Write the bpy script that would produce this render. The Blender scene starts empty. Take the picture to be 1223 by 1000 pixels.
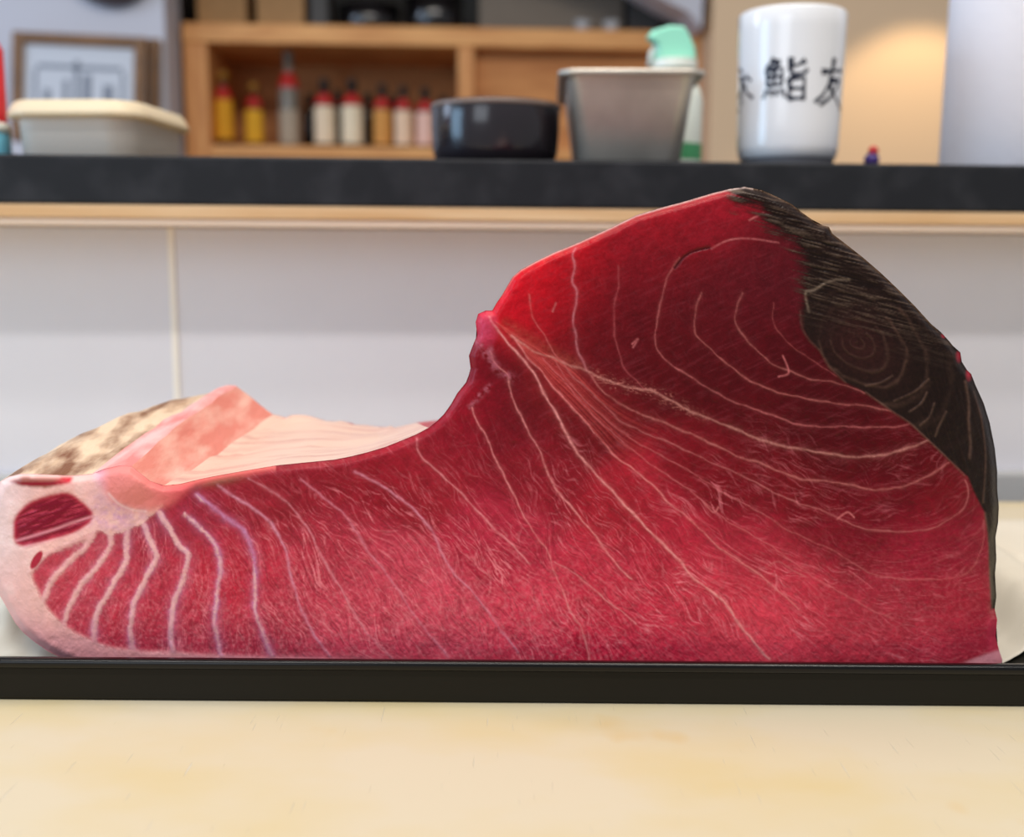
import bpy, bmesh, math, random
import numpy as np
from mathutils import Vector, Matrix

sc = bpy.context.scene
COL = sc.collection
PI = math.pi
random.seed(7)
rng = np.random.default_rng(11)

# ------------------------------------------------------------------ camera
FPX = 1300.0
CAM_Z = 0.20
TH = math.radians(8.75)
ROLL = math.radians(0.40)
c_f = Vector((0, math.cos(TH), -math.sin(TH)))
_r, _u = Vector((1, 0, 0)), Vector((0, math.sin(TH), math.cos(TH)))
c_r = _r * math.cos(ROLL) + _u * math.sin(ROLL)
c_u = -_r * math.sin(ROLL) + _u * math.cos(ROLL)
C0 = Vector((0, 0, CAM_Z))
cam = bpy.data.cameras.new('camera')
cam.sensor_width = 36.0
cam.sensor_fit = 'HORIZONTAL'
cam.lens = 36.0 * FPX / 1223.0
cam.clip_start = 0.01
cam.dof.use_dof = True
cam.dof.focus_distance = 0.482
cam.dof.aperture_fstop = 5.8
camo = bpy.data.objects.new('camera', cam)
COL.objects.link(camo)
m3 = Matrix((c_r, c_u, -c_f)).transposed()
camo.matrix_world = Matrix.Translation(C0) @ m3.to_4x4()
sc.camera = camo

# ------------------------------------------------------------------ world, lamps, exposure
sc.view_settings.view_transform = 'Standard'
sc.view_settings.look = 'None'
sc.view_settings.gamma = 1.0
sc.view_settings.use_curve_mapping = False
sc.view_settings.exposure = 0.0
w = bpy.data.worlds.new('world')
sc.world = w
w.use_nodes = True
w.node_tree.nodes['Background'].inputs[0].default_value = (0.93, 0.95, 1.0, 1)
w.node_tree.nodes['Background'].inputs[1].default_value = 0.38


def area(name, loc, target, sx, sy, power, col):
    l = bpy.data.lights.new(name, 'AREA')
    l.shape = 'RECTANGLE'
    l.size, l.size_y = sx, sy
    l.energy = power
    l.color = col
    o = bpy.data.objects.new(name, l)
    COL.objects.link(o)
    o.location = loc
    o.rotation_euler = (Vector(target) - Vector(loc)).to_track_quat('-Z', 'Y').to_euler()
    return o


area('ceiling_tube_front', (0.0, -0.38, 2.0), (0.0, 0.6, 0.1), 2.6, 0.05, 22.0, (1.0, 0.96, 0.92))
area('ceiling_tube_middle', (0.0, 0.10, 2.0), (0.0, 0.5, 0.1), 2.6, 0.05, 14.0, (1.0, 0.96, 0.92))
area('ceiling_lamp_over_bar', (0.05, 0.68, 1.75), (0.0, 0.6, 0.1), 1.6, 0.12, 14.0, (1.0, 0.86, 0.68))
area('window_daylight', (-1.75, 0.35, 0.55), (0.0, 0.85, 0.30), 0.7, 0.9, 11.0, (0.42, 0.70, 1.0))
area('front_window_daylight', (-1.2, -1.6, 1.1), (0.0, 0.9, 0.25), 1.2, 1.2, 12.0, (0.82, 0.90, 1.0))
area('dining_room_window', (-2.4, 1.3, 1.3), (-0.9, 2.7, 0.5), 0.9, 1.0, 16.0, (0.62, 0.76, 1.0))


def spot(name, loc, target, power, ang, blend, col, rad):
    l = bpy.data.lights.new(name, 'SPOT')
    l.energy, l.spot_size, l.spot_blend, l.color, l.shadow_soft_size = power, math.radians(ang), blend, col, rad
    o = bpy.data.objects.new(name, l)
    COL.objects.link(o)
    o.location = loc
    o.rotation_euler = (Vector(target) - Vector(loc)).to_track_quat('-Z', 'Y').to_euler()
    return o


# ------------------------------------------------------------------ projection helpers (used to measure real positions)
YAW = math.radians(3.0)
TY = math.tan(YAW)


def ray(px, py):
    return c_f + c_r * ((px - 611.5) / FPX) + c_u * ((500.0 - py) / FPX)


def at(px, py, d):
    r = ray(px, py)
    return C0 + r * (d / r.y)


def on(px, py, d0):
    """point on the vertical plane y = d0 + tan(3 deg) * x (the bar and the far wall run that way)"""
    r = ray(px, py)
    return C0 + r * (d0 / (r.y - TY * r.x))


def at_np(px, py, d):
    rx = c_f.x + c_r.x * (px - 611.5) / FPX + c_u.x * (500.0 - py) / FPX
    ry = c_f.y + c_r.y * (px - 611.5) / FPX + c_u.y * (500.0 - py) / FPX
    rz = c_f.z + c_r.z * (px - 611.5) / FPX + c_u.z * (500.0 - py) / FPX
    t = d / ry
    return np.stack([rx * t, ry * t, CAM_Z + rz * t], -1)


# ------------------------------------------------------------------ materials
def lin(c):
    c = np.asarray(c, float) / 255.0
    return np.where(c <= 0.04045, c / 12.92, ((c + 0.055) / 1.055) ** 2.4)


def L(r, g, b, k=1.0):
    v = lin((r, g, b)) * k
    return (float(v[0]), float(v[1]), float(v[2]), 1.0)


def mat(name, col, rough=0.5, spec=0.5, metal=0.0, coat=0.0, trans=0.0, ior=1.45, var=0.0, vscale=20.0, stretch=(1, 1, 1), col2=None,
        bump=0.0, bscale=80.0, bstretch=None, sss=0.0, detail=6.0, ramp=(0.35, 0.65)):
    m = bpy.data.materials.new(name)
    m.use_nodes = True
    nt = m.node_tree
    b = nt.nodes['Principled BSDF']
    b.inputs['Base Color'].default_value = col
    b.inputs['Roughness'].default_value = rough
    b.inputs['Specular IOR Level'].default_value = spec
    b.inputs['Metallic'].default_value = metal
    b.inputs['Coat Weight'].default_value = coat
    b.inputs['Coat Roughness'].default_value = 0.1
    b.inputs['Transmission Weight'].default_value = trans
    b.inputs['IOR'].default_value = ior
    if sss:
        b.inputs['Subsurface Weight'].default_value = sss
        b.inputs['Subsurface Radius'].default_value = (0.01, 0.004, 0.003)
    tc = nt.nodes.new('ShaderNodeTexCoord')

    def noise(scale, st):
        mp = nt.nodes.new('ShaderNodeMapping')
        mp.inputs['Scale'].default_value = st
        nt.links.new(tc.outputs['Object'], mp.inputs['Vector'])
        n = nt.nodes.new('ShaderNodeTexNoise')
        n.inputs['Scale'].default_value = scale
        n.inputs['Detail'].default_value = detail
        nt.links.new(mp.outputs[0], n.inputs['Vector'])
        return n
    if col2 is not None or var:
        n = noise(vscale, stretch)
        rp = nt.nodes.new('ShaderNodeValToRGB')
        rp.color_ramp.elements[0].position, rp.color_ramp.elements[1].position = ramp
        rp.color_ramp.elements[0].color = col
        rp.color_ramp.elements[1].color = col2 if col2 is not None else tuple(x * (1 - var) for x in col[:3]) + (1,)
        nt.links.new(n.outputs['Fac'], rp.inputs['Fac'])
        nt.links.new(rp.outputs[0], b.inputs['Base Color'])
    if bump:
        n = noise(bscale, bstretch or stretch)
        bp = nt.nodes.new('ShaderNodeBump')
        bp.inputs['Strength'].default_value = 1.0
        bp.inputs['Distance'].default_value = bump
        nt.links.new(n.outputs['Fac'], bp.inputs['Height'])
        nt.links.new(bp.outputs[0], b.inputs['Normal'])
    return m


# ------------------------------------------------------------------ object helpers
def link(name, me, m=None, parent=None, smooth=False, **props):
    o = bpy.data.objects.new(name, me)
    COL.objects.link(o)
    if m is not None:
        me.materials.clear()
        me.materials.append(m)
    if smooth:
        me.polygons.foreach_set('use_smooth', np.ones(len(me.polygons), bool))
    if parent is not None:
        o.parent = parent
    for k, v in props.items():
        o[k] = v
    return o


def obj(name, bm, m, parent=None, smooth=False, **props):
    me = bpy.data.meshes.new(name)
    bmesh.ops.recalc_face_normals(bm, faces=bm.faces)
    bm.to_mesh(me)
    bm.free()
    return link(name, me, m, parent, smooth, **props)


def thing(name, label, cat, loc=(0, 0, 0), rz=0.0, group=None):
    o = bpy.data.objects.new(name, None)
    COL.objects.link(o)
    o.empty_display_size = 0.02
    o.location = loc
    o.rotation_euler = (0, 0, rz)
    o['label'], o['category'] = label, cat
    if group:
        o['group'] = group
    return o


def box(bm, x0, x1, y0, y1, z0, z1, bev=0.0, seg=2):
    r = bmesh.ops.create_cube(bm, size=1.0)
    vs = r['verts']
    bmesh.ops.scale(bm, vec=(x1 - x0, y1 - y0, z1 - z0), verts=vs)
    bmesh.ops.translate(bm, vec=((x0 + x1) / 2, (y0 + y1) / 2, (z0 + z1) / 2), verts=vs)
    if bev:
        es = list({e for v in vs for e in v.link_edges})
        bmesh.ops.bevel(bm, geom=es, offset=bev, segments=seg, affect='EDGES', profile=0.5)
    return bm


def boxbm(*a, **k):
    return box(bmesh.new(), *a, **k)


def lathe(bm, prof, n=48, cx=0.0, cy=0.0):
    rings = []
    for r, z in prof:
        if r < 1e-6:
            rings.append([bm.verts.new((cx, cy, z))])
        else:
            rings.append([bm.verts.new((cx + r * math.cos(2 * PI * i / n), cy + r * math.sin(2 * PI * i / n), z)) for i in range(n)])
    for a, b in zip(rings, rings[1:]):
        for i in range(n):
            j = (i + 1) % n
            if len(a) == 1 and len(b) == 1:
                continue
            if len(a) == 1:
                bm.faces.new((a[0], b[i], b[j]))
            elif len(b) == 1:
                bm.faces.new((a[i], a[j], b[0]))
            else:
                bm.faces.new((a[i], a[j], b[j], b[i]))
    return bm


def lathebm(prof, **k):
    return lathe(bmesh.new(), prof, **k)


def rrect(hx, hy, r, n=8):
    pts = []
    for cx, cy, a0 in ((hx - r, hy - r, 0), (-hx + r, hy - r, PI / 2), (-hx + r, -hy + r, PI), (hx - r, -hy + r, 1.5 * PI)):
        for i in range(n + 1):
            a = a0 + PI / 2 * i / n
            pts.append((cx + r * math.cos(a), cy + r * math.sin(a)))
    return pts


def loft(bm, rings, close0=True, close1=True):
    """rings: list of lists of 3-D points, all equally long, each ring closed"""
    vs = [[bm.verts.new(p) for p in r] for r in rings]
    n = len(vs[0])
    for a, b in zip(vs, vs[1:]):
        for i in range(n):
            j = (i + 1) % n
            bm.faces.new((a[i], a[j], b[j], b[i]))
    if close0:
        bm.faces.new(list(reversed(vs[0])))
    if close1:
        bm.faces.new(vs[-1])
    return bm


def rbox_rings(levels, n=8):
    """levels: (hx, hy, r, z)"""
    return [[(x, y, z) for x, y in rrect(hx, hy, r, n)] for hx, hy, r, z in levels]


def tube(bm, pts, rad, n=10, cap=True):
    pts = [Vector(p) for p in pts]
    rings = []
    for i, p in enumerate(pts):
        t = (pts[min(i + 1, len(pts) - 1)] - pts[max(i - 1, 0)]).normalized()
        a = t.cross(Vector((0, 0, 1)))
        if a.length < 1e-4:
            a = t.cross(Vector((1, 0, 0)))
        a.normalize()
        b = t.cross(a)
        r = rad[i] if isinstance(rad, (list, tuple)) else rad
        rings.append([p + a * (r * math.cos(2 * PI * k / n)) + b * (r * math.sin(2 * PI * k / n)) for k in range(n)])
    return loft(bm, rings, cap, cap)


# ------------------------------------------------------------------ the room
M_wall = mat('painted_wall', L(196, 196, 205), rough=0.8, bump=0.0006, bscale=60)
M_wallr = mat('warm_lit_wall', L(222, 192, 158), rough=0.8, bump=0.0006, bscale=60)  # same white wall, with the warm lamp glow put into the colour
M_panel = mat('white_wall_panel', L(226, 225, 232), rough=0.45, var=0.05, vscale=5)
M_joint = mat('cream_joint', L(246, 240, 230), rough=0.6)
M_slab = mat('dark_slate_counter', L(26, 28, 33), rough=0.55, spec=0.3, col2=L(50, 51, 56), vscale=26, ramp=(0.45, 0.8), bump=0.0003, bscale=120)
M_trimwood = mat('pale_pine', L(226, 192, 150), rough=0.5, col2=L(210, 168, 120), vscale=14, stretch=(0.5, 3, 9))
M_trimlow = mat('pale_maple_strip', L(234, 210, 188), rough=0.5, var=0.06, vscale=9, stretch=(0.4, 3, 6))
M_board = mat('cutting_board_plastic', L(238, 231, 212), rough=0.5)
M_floor = mat('floor_tile', L(110, 105, 100), rough=0.7)

# floor far below, for light and reflections only where it stands
o = obj('floor', boxbm(-4, 4, -2.5, 5.0, -0.95, -0.90), M_floor, kind='structure')

# prep worktop that the cutting board lies on
M_steel_top = mat('brushed_steel_worktop', L(190, 190, 188), rough=0.35, metal=1.0, bump=0.0001, bscale=300, stretch=(1, 20, 1))
t = thing('prep_table', 'steel prep table running under the cream cutting board', 'table', (0, 0.5, -0.9))
obj('table_top', boxbm(-0.88, 0.88, -0.46, 0.372, 0.835, 0.873, bev=0.004), M_steel_top, t)
for sx in (-1, 1):
    for y in (-0.40, 0.29):
        obj('leg', lathebm([(0, 0), (0.02, 0), (0.02, 0.835), (0, 0.835)], n=16, cx=sx * 0.84, cy=y), M_steel_top, t)

# cutting board with yellow stains and knife scratches
nt = M_board.node_tree
b = nt.nodes['Principled BSDF']
tc = nt.nodes.new('ShaderNodeTexCoord')


def nz(scale, st, detail=4.0, rot=0.0):
    mp = nt.nodes.new('ShaderNodeMapping')
    mp.inputs['Scale'].default_value = st
    mp.inputs['Rotation'].default_value = (0, 0, rot)
    nt.links.new(tc.outputs['Object'], mp.inputs['Vector'])
    n = nt.nodes.new('ShaderNodeTexNoise')
    n.inputs['Scale'].default_value = scale
    n.inputs['Detail'].default_value = detail
    nt.links.new(mp.outputs[0], n.inputs['Vector'])
    return n.outputs['Fac']


def ramp(fac, p0, p1, c0=(0, 0, 0, 1), c1=(1, 1, 1, 1)):
    r = nt.nodes.new('ShaderNodeValToRGB')
    r.color_ramp.elements[0].position, r.color_ramp.elements[1].position = p0, p1
    r.color_ramp.elements[0].color, r.color_ramp.elements[1].color = c0, c1
    nt.links.new(fac, r.inputs['Fac'])
    return r.outputs[0]


def mixc(fac, a, bcol):
    n = nt.nodes.new('ShaderNodeMix')
    n.data_type = 'RGBA'
    nt.links.new(fac, n.inputs[0])
    for v, s in ((a, n.inputs[6]), (bcol, n.inputs[7])):
        if isinstance(v, tuple):
            s.default_value = v
        else:
            nt.links.new(v, s)
    return n.outputs[2]


c = mixc(ramp(nz(9, (1, 1.6, 1)), 0.42, 0.72), L(205, 193, 167), L(204, 186, 140))
c = mixc(ramp(nz(13, (1.2, 1, 1), 3), 0.63, 0.78), c, L(204, 170, 102))
scr = ramp(nz(60, (14, 0.6, 1), 2, rot=math.radians(28)), 0.70, 0.76)
c = mixc(scr, c, L(205, 196, 176))
nt.links.new(c, b.inputs['Base Color'])
bp = nt.nodes.new('ShaderNodeBump')
bp.inputs['Distance'].default_value = 0.0004
bp.inputs['Strength'].default_value = 0.6
bp.invert = True
nt.links.new(scr, bp.inputs['Height'])
nt.links.new(bp.outputs[0], b.inputs['Normal'])
o = obj('cutting_board', boxbm(-0.85, 0.85, 0.10, 0.872, -0.026, 0.0, bev=0.003), M_board,
        label='large cream plastic cutting board with yellow stains and knife scratches', category='cutting board')

# --- the bar: local frame at x=0, d0, yawed 3 degrees
SLAB_D = 0.86
WALL_D = 0.925


def bar_local(p, d0):
    v = p - Vector((0, d0, 0))
    return Vector((v.x * math.cos(YAW) + v.y * math.sin(YAW), -v.x * math.sin(YAW) + v.y * math.cos(YAW), v.z))


Z_SLAB1 = on(611, 190.5, SLAB_D).z
Z_SLAB0 = on(611, 248, SLAB_D).z
Z_TRIM0 = on(611, 264.5, SLAB_D + 0.001).z
Z_LOW0 = on(611, 273.0, SLAB_D + 0.003).z
bar = thing('bar_counter', 'dark slate bar counter with a pale wood edge behind the tuna', 'counter', (0, SLAB_D, 0), YAW)
obj('counter_slab', boxbm(-1.2, 1.2, 0.0, 0.36, Z_SLAB0, Z_SLAB1, bev=0.002), M_slab, bar, label='matt black slate top')
obj('wood_edge', boxbm(-1.2, 1.2, 0.001, 0.34, Z_TRIM0, Z_SLAB0, bev=0.0015), M_trimwood, bar, label='pale pine board')
obj('lower_strip', boxbm(-1.2, 1.2, 0.003, 0.10, Z_LOW0, Z_TRIM0, bev=0.001), M_trimlow, bar, label='lighter wood strip')
# wall under the bar: two panels with a joint
wall = bpy.data.objects.new('wall_back', None)
COL.objects.link(wall)
wall.location = (0, WALL_D, 0)
wall.rotation_euler = (0, 0, YAW)
wall['kind'] = 'structure'
xj = bar_local(on(207.5, 370, WALL_D), WALL_D).x
jw = 0.0028
obj('backing', boxbm(-1.2, 1.2, 0.010, 0.05, -0.9, Z_LOW0 - 0.0005), M_panel, wall)
obj('panel', boxbm(-1.2, xj - jw, 0.0, 0.010, -0.9, Z_LOW0 - 0.0005, bev=0.0008), M_panel, wall)
obj('panel', boxbm(xj + jw, 1.2, 0.0, 0.010, -0.9, Z_LOW0 - 0.0005, bev=0.0008), M_panel, wall)
obj('joint_strip', boxbm(xj - jw, xj + jw, -0.0012, 0.010, -0.9, Z_LOW0 - 0.0005, bev=0.0006), M_joint, wall)
# small grey strip along the foot of that wall
M_footstrip = mat('grey_strip', L(186, 186, 186), rough=0.5)
o = obj('foot_strip_back', boxbm(-1.2, 1.2, -0.012, 0.0, -0.027, 0.012, bev=0.004), M_footstrip, kind='structure')
o.location = (0, WALL_D, 0)
o.rotation_euler = (0, 0, YAW)

# --- far wall with an arched alcove
FAR = 2.75


def far_local(px, py, d0=FAR):
    p = on(px, py, d0)
    v = bar_local(p, FAR)
    return v.x, v.z


wallf = bpy.data.objects.new('wall_far', None)
COL.objects.link(wallf)
wallf.location = (0, FAR, 0)
wallf.rotation_euler = (0, 0, YAW)
wallf['kind'] = 'structure'
open_px = [(212, 420), (212, -70), (300, -82), (500, -86), (640, -72), (740, -32), (794, 0), (822, 14), (838, 34), (838, 420)]
op = [far_local(*p) for p in open_px]
xl, xr = -2.2, 2.2
zt, zb = 2.2, -0.9
for x0, x1 in ((xl, op[0][0]), (op[-1][0], xr)):
    obj('wall_section', boxbm(x0, x1, 0.0, 0.16, zb, zt), M_wall if x0 < 0 else M_wallr, wallf)
bm = bmesh.new()
top = [(x, z) for x, z in op[1:-1]]
outline = [(op[0][0], zt)] + top + [(op[-1][0], zt)]
f0 = [bm.verts.new((x, 0.0, z)) for x, z in outline]
f1 = [bm.verts.new((x, 0.16, z)) for x, z in outline]
n = len(f0)
bm.faces.new(f0)
bm.faces.new(list(reversed(f1)))
for i in range(n):
    j = (i + 1) % n
    bm.faces.new((f0[i], f1[i], f1[j], f0[j]))
obj('arch_head', bm, M_wall, wallf)
M_alc = mat('alcove_back_wall', L(150, 138, 126), rough=0.8, var=0.2, vscale=3)
obj('alcove_back', boxbm(op[0][0] - 0.1, op[-1][0] + 0.1, 0.60, 0.64, zb, zt), M_alc, wallf)
for x0, x1 in ((op[0][0] - 0.1, op[0][0] - 0.05), (op[-1][0] + 0.05, op[-1][0] + 0.1)):
    obj('alcove_side', boxbm(x0, x1, 0.16, 0.60, zb, zt), M_alc, wallf)
obj('alcove_ceiling', boxbm(op[0][0] - 0.1, op[-1][0] + 0.1, 0.16, 0.64, 1.35, 1.40), M_alc, wallf)
# warm wall lamp outside the frame washes the wall beside the arch
_p = on(1118, -95, FAR)
spot('wall_washer_lamp', (_p.x - 0.02, _p.y - 0.30, _p.z), (_p.x, _p.y - 0.10, _p.z - 1.0), 12.5, 84, 0.4, (1.0, 0.76, 0.46), 0.015)
_p = on(930, 60, 2.0)

# ledge for the picture frames
xa, za = far_local(-80, 172, FAR - 0.10)
xb, _ = far_local(206, 172, FAR - 0.10)
o = obj('trim_1', boxbm(xa, xb, -0.16, 0.0, za - 0.05, za, bev=0.004), M_wall, kind='structure')
o.location = (0, FAR, 0)
o.rotation_euler = (0, 0, YAW)
LEDGE_Z = za

# ------------------------------------------------------------------ cabinet in the alcove
CAB = FAR + 0.12
M_oak = mat('warm_oak', L(232, 170, 104), rough=0.5, col2=L(208, 142, 80), vscale=7, stretch=(1, 1, 8))
M_oakv = mat('warm_oak_upright', L(226, 162, 98), rough=0.5, col2=L(198, 128, 70), vscale=7, stretch=(8, 1, 1))
M_oakin = mat('oak_back_panel', L(206, 140, 80), rough=0.6, col2=L(178, 112, 58), vscale=5, stretch=(1, 1, 6))


def cabx(px, py=100):
    return bar_local(on(px, py, CAB), CAB).x


def cabz(py, px=530):
    return bar_local(on(px, py, CAB), CAB).z


cab = thing('open_cabinet', 'warm oak open cabinet with two bays under the arch', 'cabinet', (0, CAB, 0), YAW)
cx0, cx1, cxm0, cxm1 = cabx(219), cabx(836), cabx(547), cabx(566)
zc1, zc0 = cabz(32), cabz(55)
zs = cabz(176)
DEP = 0.34
obj('top_board', boxbm(cx0, cx1, 0, DEP, zc0, zc1, bev=0.003), M_oak, cab)
obj('side_panel', boxbm(cx0, cabx(248), 0.004, DEP, zs - 0.6, zc0, bev=0.003), M_oakv, cab)
obj('side_panel', boxbm(cabx(826), cx1, 0.004, DEP, zs - 0.6, zc0, bev=0.003), M_oakv, cab)
obj('divider', boxbm(cxm0, cxm1, 0.004, DEP - 0.012, zs, zc0, bev=0.003), M_oakv, cab)
obj('shelf', boxbm(cabx(248), cabx(826), 0.004, DEP - 0.012, zs - 0.03, zs, bev=0.002), M_oak, cab)
obj('bottom_board', boxbm(cabx(248), cabx(826), 0.004, DEP - 0.012, zs - 0.6, zs - 0.56), M_oak, cab)
obj('back_panel', boxbm(cabx(248), cabx(826), DEP - 0.012, DEP, zs - 0.6, zc0), M_oakin, cab)


obj('light_catch_panel', boxbm(cxm1 + 0.001, cabx(826) - 0.001, 0.055, 0.067, zs, zc0 - 0.001), M_oakin, cab, label='plain wooden panel added to catch light in the second bay')  # panel added near the front so this bay catches more light


def cab_world(px, dy, z):
    """a place dy behind the cabinet front that shows at pixel column px"""
    p = on(px, 150, CAB + dy / math.cos(YAW))
    return Vector((p.x, p.y, z))


# bottles on the cabinet shelf
M_gdark = mat('dark_bottle_glass', L(22, 14, 12), rough=0.12, coat=0.3)
M_gamber = mat('amber_bottle_glass', L(86, 38, 14), rough=0.12, coat=0.3)
M_gclear = mat('smoky_bottle_glass', L(120, 112, 100), rough=0.1, coat=0.4)
M_red = mat('red_cap', L(180, 26, 24), rough=0.4)
M_black = mat('black_cap', L(18, 16, 16), rough=0.4)
M_yel = mat('yellow_cap', L(150, 104, 24), rough=0.4)
LAB = {}


def labmat(c):
    if c not in LAB:
        LAB[c] = mat('paper_label_%s' % len(LAB), L(*c), rough=0.7, var=0.12, vscale=60)
    return LAB[c]


def bottle(px, dy, R, H, glass, label_c, collar, cap, label_txt, zl=(0.10, 0.62), name='sauce_bottle', group=None):
    p = cab_world(px, dy, zs)
    t = thing(name, label_txt, 'bottle', p, YAW, group)
    prof = [(0, 0), (R * 0.93, 0), (R, 0.004), (R, H * 0.62), (R * 0.92, H * 0.67), (R * 0.5, H * 0.77), (R * 0.44, H * 0.80), (R * 0.42, H * 0.93), (0, H * 0.93)]
    bb = obj('bottle_body', lathebm(prof, n=28), glass, t, smooth=True)
    if label_c:
        obj('paper_label', lathebm([(R * 0.97, H * zl[0]), (R * 1.015, H * zl[0]), (R * 1.015, H * zl[1]), (R * 0.97, H * zl[1])], n=28), labmat(label_c), bb, smooth=False)
    if collar:
        obj('neck_wrap', lathebm([(R * 1.0, H * 0.625), (R * 1.03, H * 0.63), (R * 0.96, H * 0.68), (R * 0.53, H * 0.78), (R * 0.45, H * 0.79)], n=28), collar, t, smooth=True)
    obj('cap', lathebm([(R * 0.44, H * 0.88), (R * 0.5, H * 0.88), (R * 0.5, H * 0.985), (R * 0.44, H), (0, H)], n=20), cap, t, smooth=True)
    return t


u = (CAB + 0.08) / FPX  # metres per pixel on the shelf
bottle(268, 0.07, 10.5 * u, 84 * u, M_gamber, (226, 160, 26), M_red, M_yel, 'yellow-label sauce bottle with red collar at the shelf end by the oak side')
bottle(304, 0.08, 10.0 * u, 72 * u, M_gamber, (232, 172, 34), M_red, M_yel, 'shorter yellow-label sauce bottle second from the oak side', zl=(0.08, 0.58))
bottle(346, 0.10, 12.0 * u, 108 * u, M_gclear, (176, 160, 140), M_red, M_gclear, 'tall smoky glass bottle with red shoulder between yellow and white labels', name='tall_bottle', zl=(0.05, 0.4))
bottle(388, 0.06, 11.5 * u, 76 * u, M_gdark, (240, 216, 184), M_red, M_black, 'white-label dark bottle next to the tall smoky bottle', zl=(0.06, 0.60))
bottle(421, 0.06, 12.0 * u, 76 * u, M_gdark, (240, 222, 190), M_red, M_black, 'broad cream-label dark bottle next to the orange-label bottle', zl=(0.06, 0.61))
bottle(457, 0.07, 10.5 * u, 72 * u, M_gdark, (214, 150, 74), M_red, M_black, 'dark bottle with the tan-orange label between pale labels', zl=(0.06, 0.60))
bottle(482, 0.06, 10.0 * u, 70 * u, M_gdark, (242, 208, 176), M_red, M_black, 'peach-label dark bottle just beyond the tan-orange label', zl=(0.06, 0.60))
bottle(508, 0.06, 10.0 * u, 68 * u, M_gdark, (240, 196, 180), M_red, M_black, 'pinkish-label dark bottle beside the black lacquer tub', zl=(0.06, 0.60))
for px, h, txt in ((371, 66, 'plain black bottle behind the gap before the white label'), (404, 70, 'plain black bottle in the second row between two pale labels'),
                   (440, 68, 'plain black bottle in the second row before the orange label'), (470, 66, 'plain black bottle in the second row after the orange label'),
                   (530, 66, 'plain black bottle at the divider end of the shelf')):
    bottle(px, 0.17, 10 * u, h * u, M_gdark, None, None, M_black, txt, name='black_bottle')

# things on top of the cabinet
M_card = mat('kraft_cardboard', L(168, 128, 84), rough=0.8, var=0.15, vscale=14)
M_char = mat('charcoal_board', L(78, 76, 74), rough=0.7, var=0.2, vscale=8)
M_lacq = mat('black_lacquer', L(16, 14, 15), rough=0.18, coat=0.6)


def topbox(name, px0, px1, hpx, dy, dep, m, label, cat, flap=True):
    a, b2 = cab_world(px0, dy, zc1), cab_world(px1, dy, zc1)
    ln = (b2 - a).length
    t = thing(name, label, cat, (a + b2) / 2, YAW)
    h = hpx * CAB / FPX
    obj('box_body', boxbm(-ln / 2, ln / 2, 0, dep, 0, h, bev=0.003), m, t)
    obj('lid_flap', boxbm(-ln / 2 - 0.002, ln / 2 + 0.002, -0.002, dep / 2 - 0.001, h, h + 0.004, bev=0.001), m, t)
    obj('lid_flap', boxbm(-ln / 2 - 0.002, ln / 2 + 0.002, dep / 2 + 0.001, dep + 0.002, h, h + 0.004, bev=0.001), m, t)
    return t


topbox('cardboard_box', 240, 298, 50, 0.04, 0.16, M_card, 'kraft cardboard box on the cabinet top nearest the oak side', 'box')
topbox('cardboard_box', 310, 366, 46, 0.04, 0.16, M_card, 'kraft cardboard box on the cabinet top beside the dark tub stack', 'box')
topbox('storage_box', 373, 394, 60, 0.05, 0.18, M_char, 'narrow charcoal storage box between cardboard box and black tubs', 'box')
topbox('storage_box', 572, 742, 70, 0.08, 0.20, mat('taupe_box', L(120, 110, 98), rough=0.8, var=0.15, vscale=5), 'long taupe storage box on the cabinet top', 'box')
topbox('storage_box', 748, 786, 60, 0.08, 0.18, M_char, 'small charcoal storage box beside the long taupe box', 'box')
for px, rp, hp, txt in ((443, 36, 30, 'shallow black lacquer tub on the cabinet top beside the charcoal box'), (519, 34, 46, 'taller black lacquer tub on the cabinet top near the taupe box')):
    p = cab_world(px, 0.13, zc1)
    uu = (CAB + 0.13) / FPX
    R = rp * uu
    t = thing('lacquer_tub', txt, 'tub', p, YAW)
    obj('tub_body', lathebm([(0, 0), (R * 0.9, 0), (R * 0.94, 0.003), (R, hp * uu), (R * 0.96, hp * uu), (R * 0.9, 0.006), (0, 0.006)], n=48), M_lacq, t, smooth=True)
M_cupg = mat('pale_grey_ceramic', L(170, 170, 172), rough=0.3)
for i, (px, txt) in enumerate(((694, 'tiny pale sake cup on the cabinet top, nearer the divider'), (728, 'tiny pale sake cup on the cabinet top, nearer the jamb'))):
    q = cab_world(px, 0.03, zc1)
    k = 10 * uu
    t = thing('sake_cup', txt, 'cup', q, 0)
    obj('cup_body', lathebm([(0, 0), (k * 0.6, 0), (k * 0.65, k * 0.15), (k, k * 1.1), (k * 0.9, k * 1.1), (k * 0.55, k * 0.25), (0, k * 0.2)], n=24), M_cupg, t, smooth=True)

# ------------------------------------------------------------------ pictures and clock on the far wall
M_frame = mat('bronze_wood_frame', L(126, 88, 52), rough=0.4, var=0.3, vscale=30)
M_paper = mat('picture_paper', L(196, 200, 208), rough=0.7)
M_ink = mat('grey_ink', L(128, 134, 146), rough=0.8)


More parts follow.
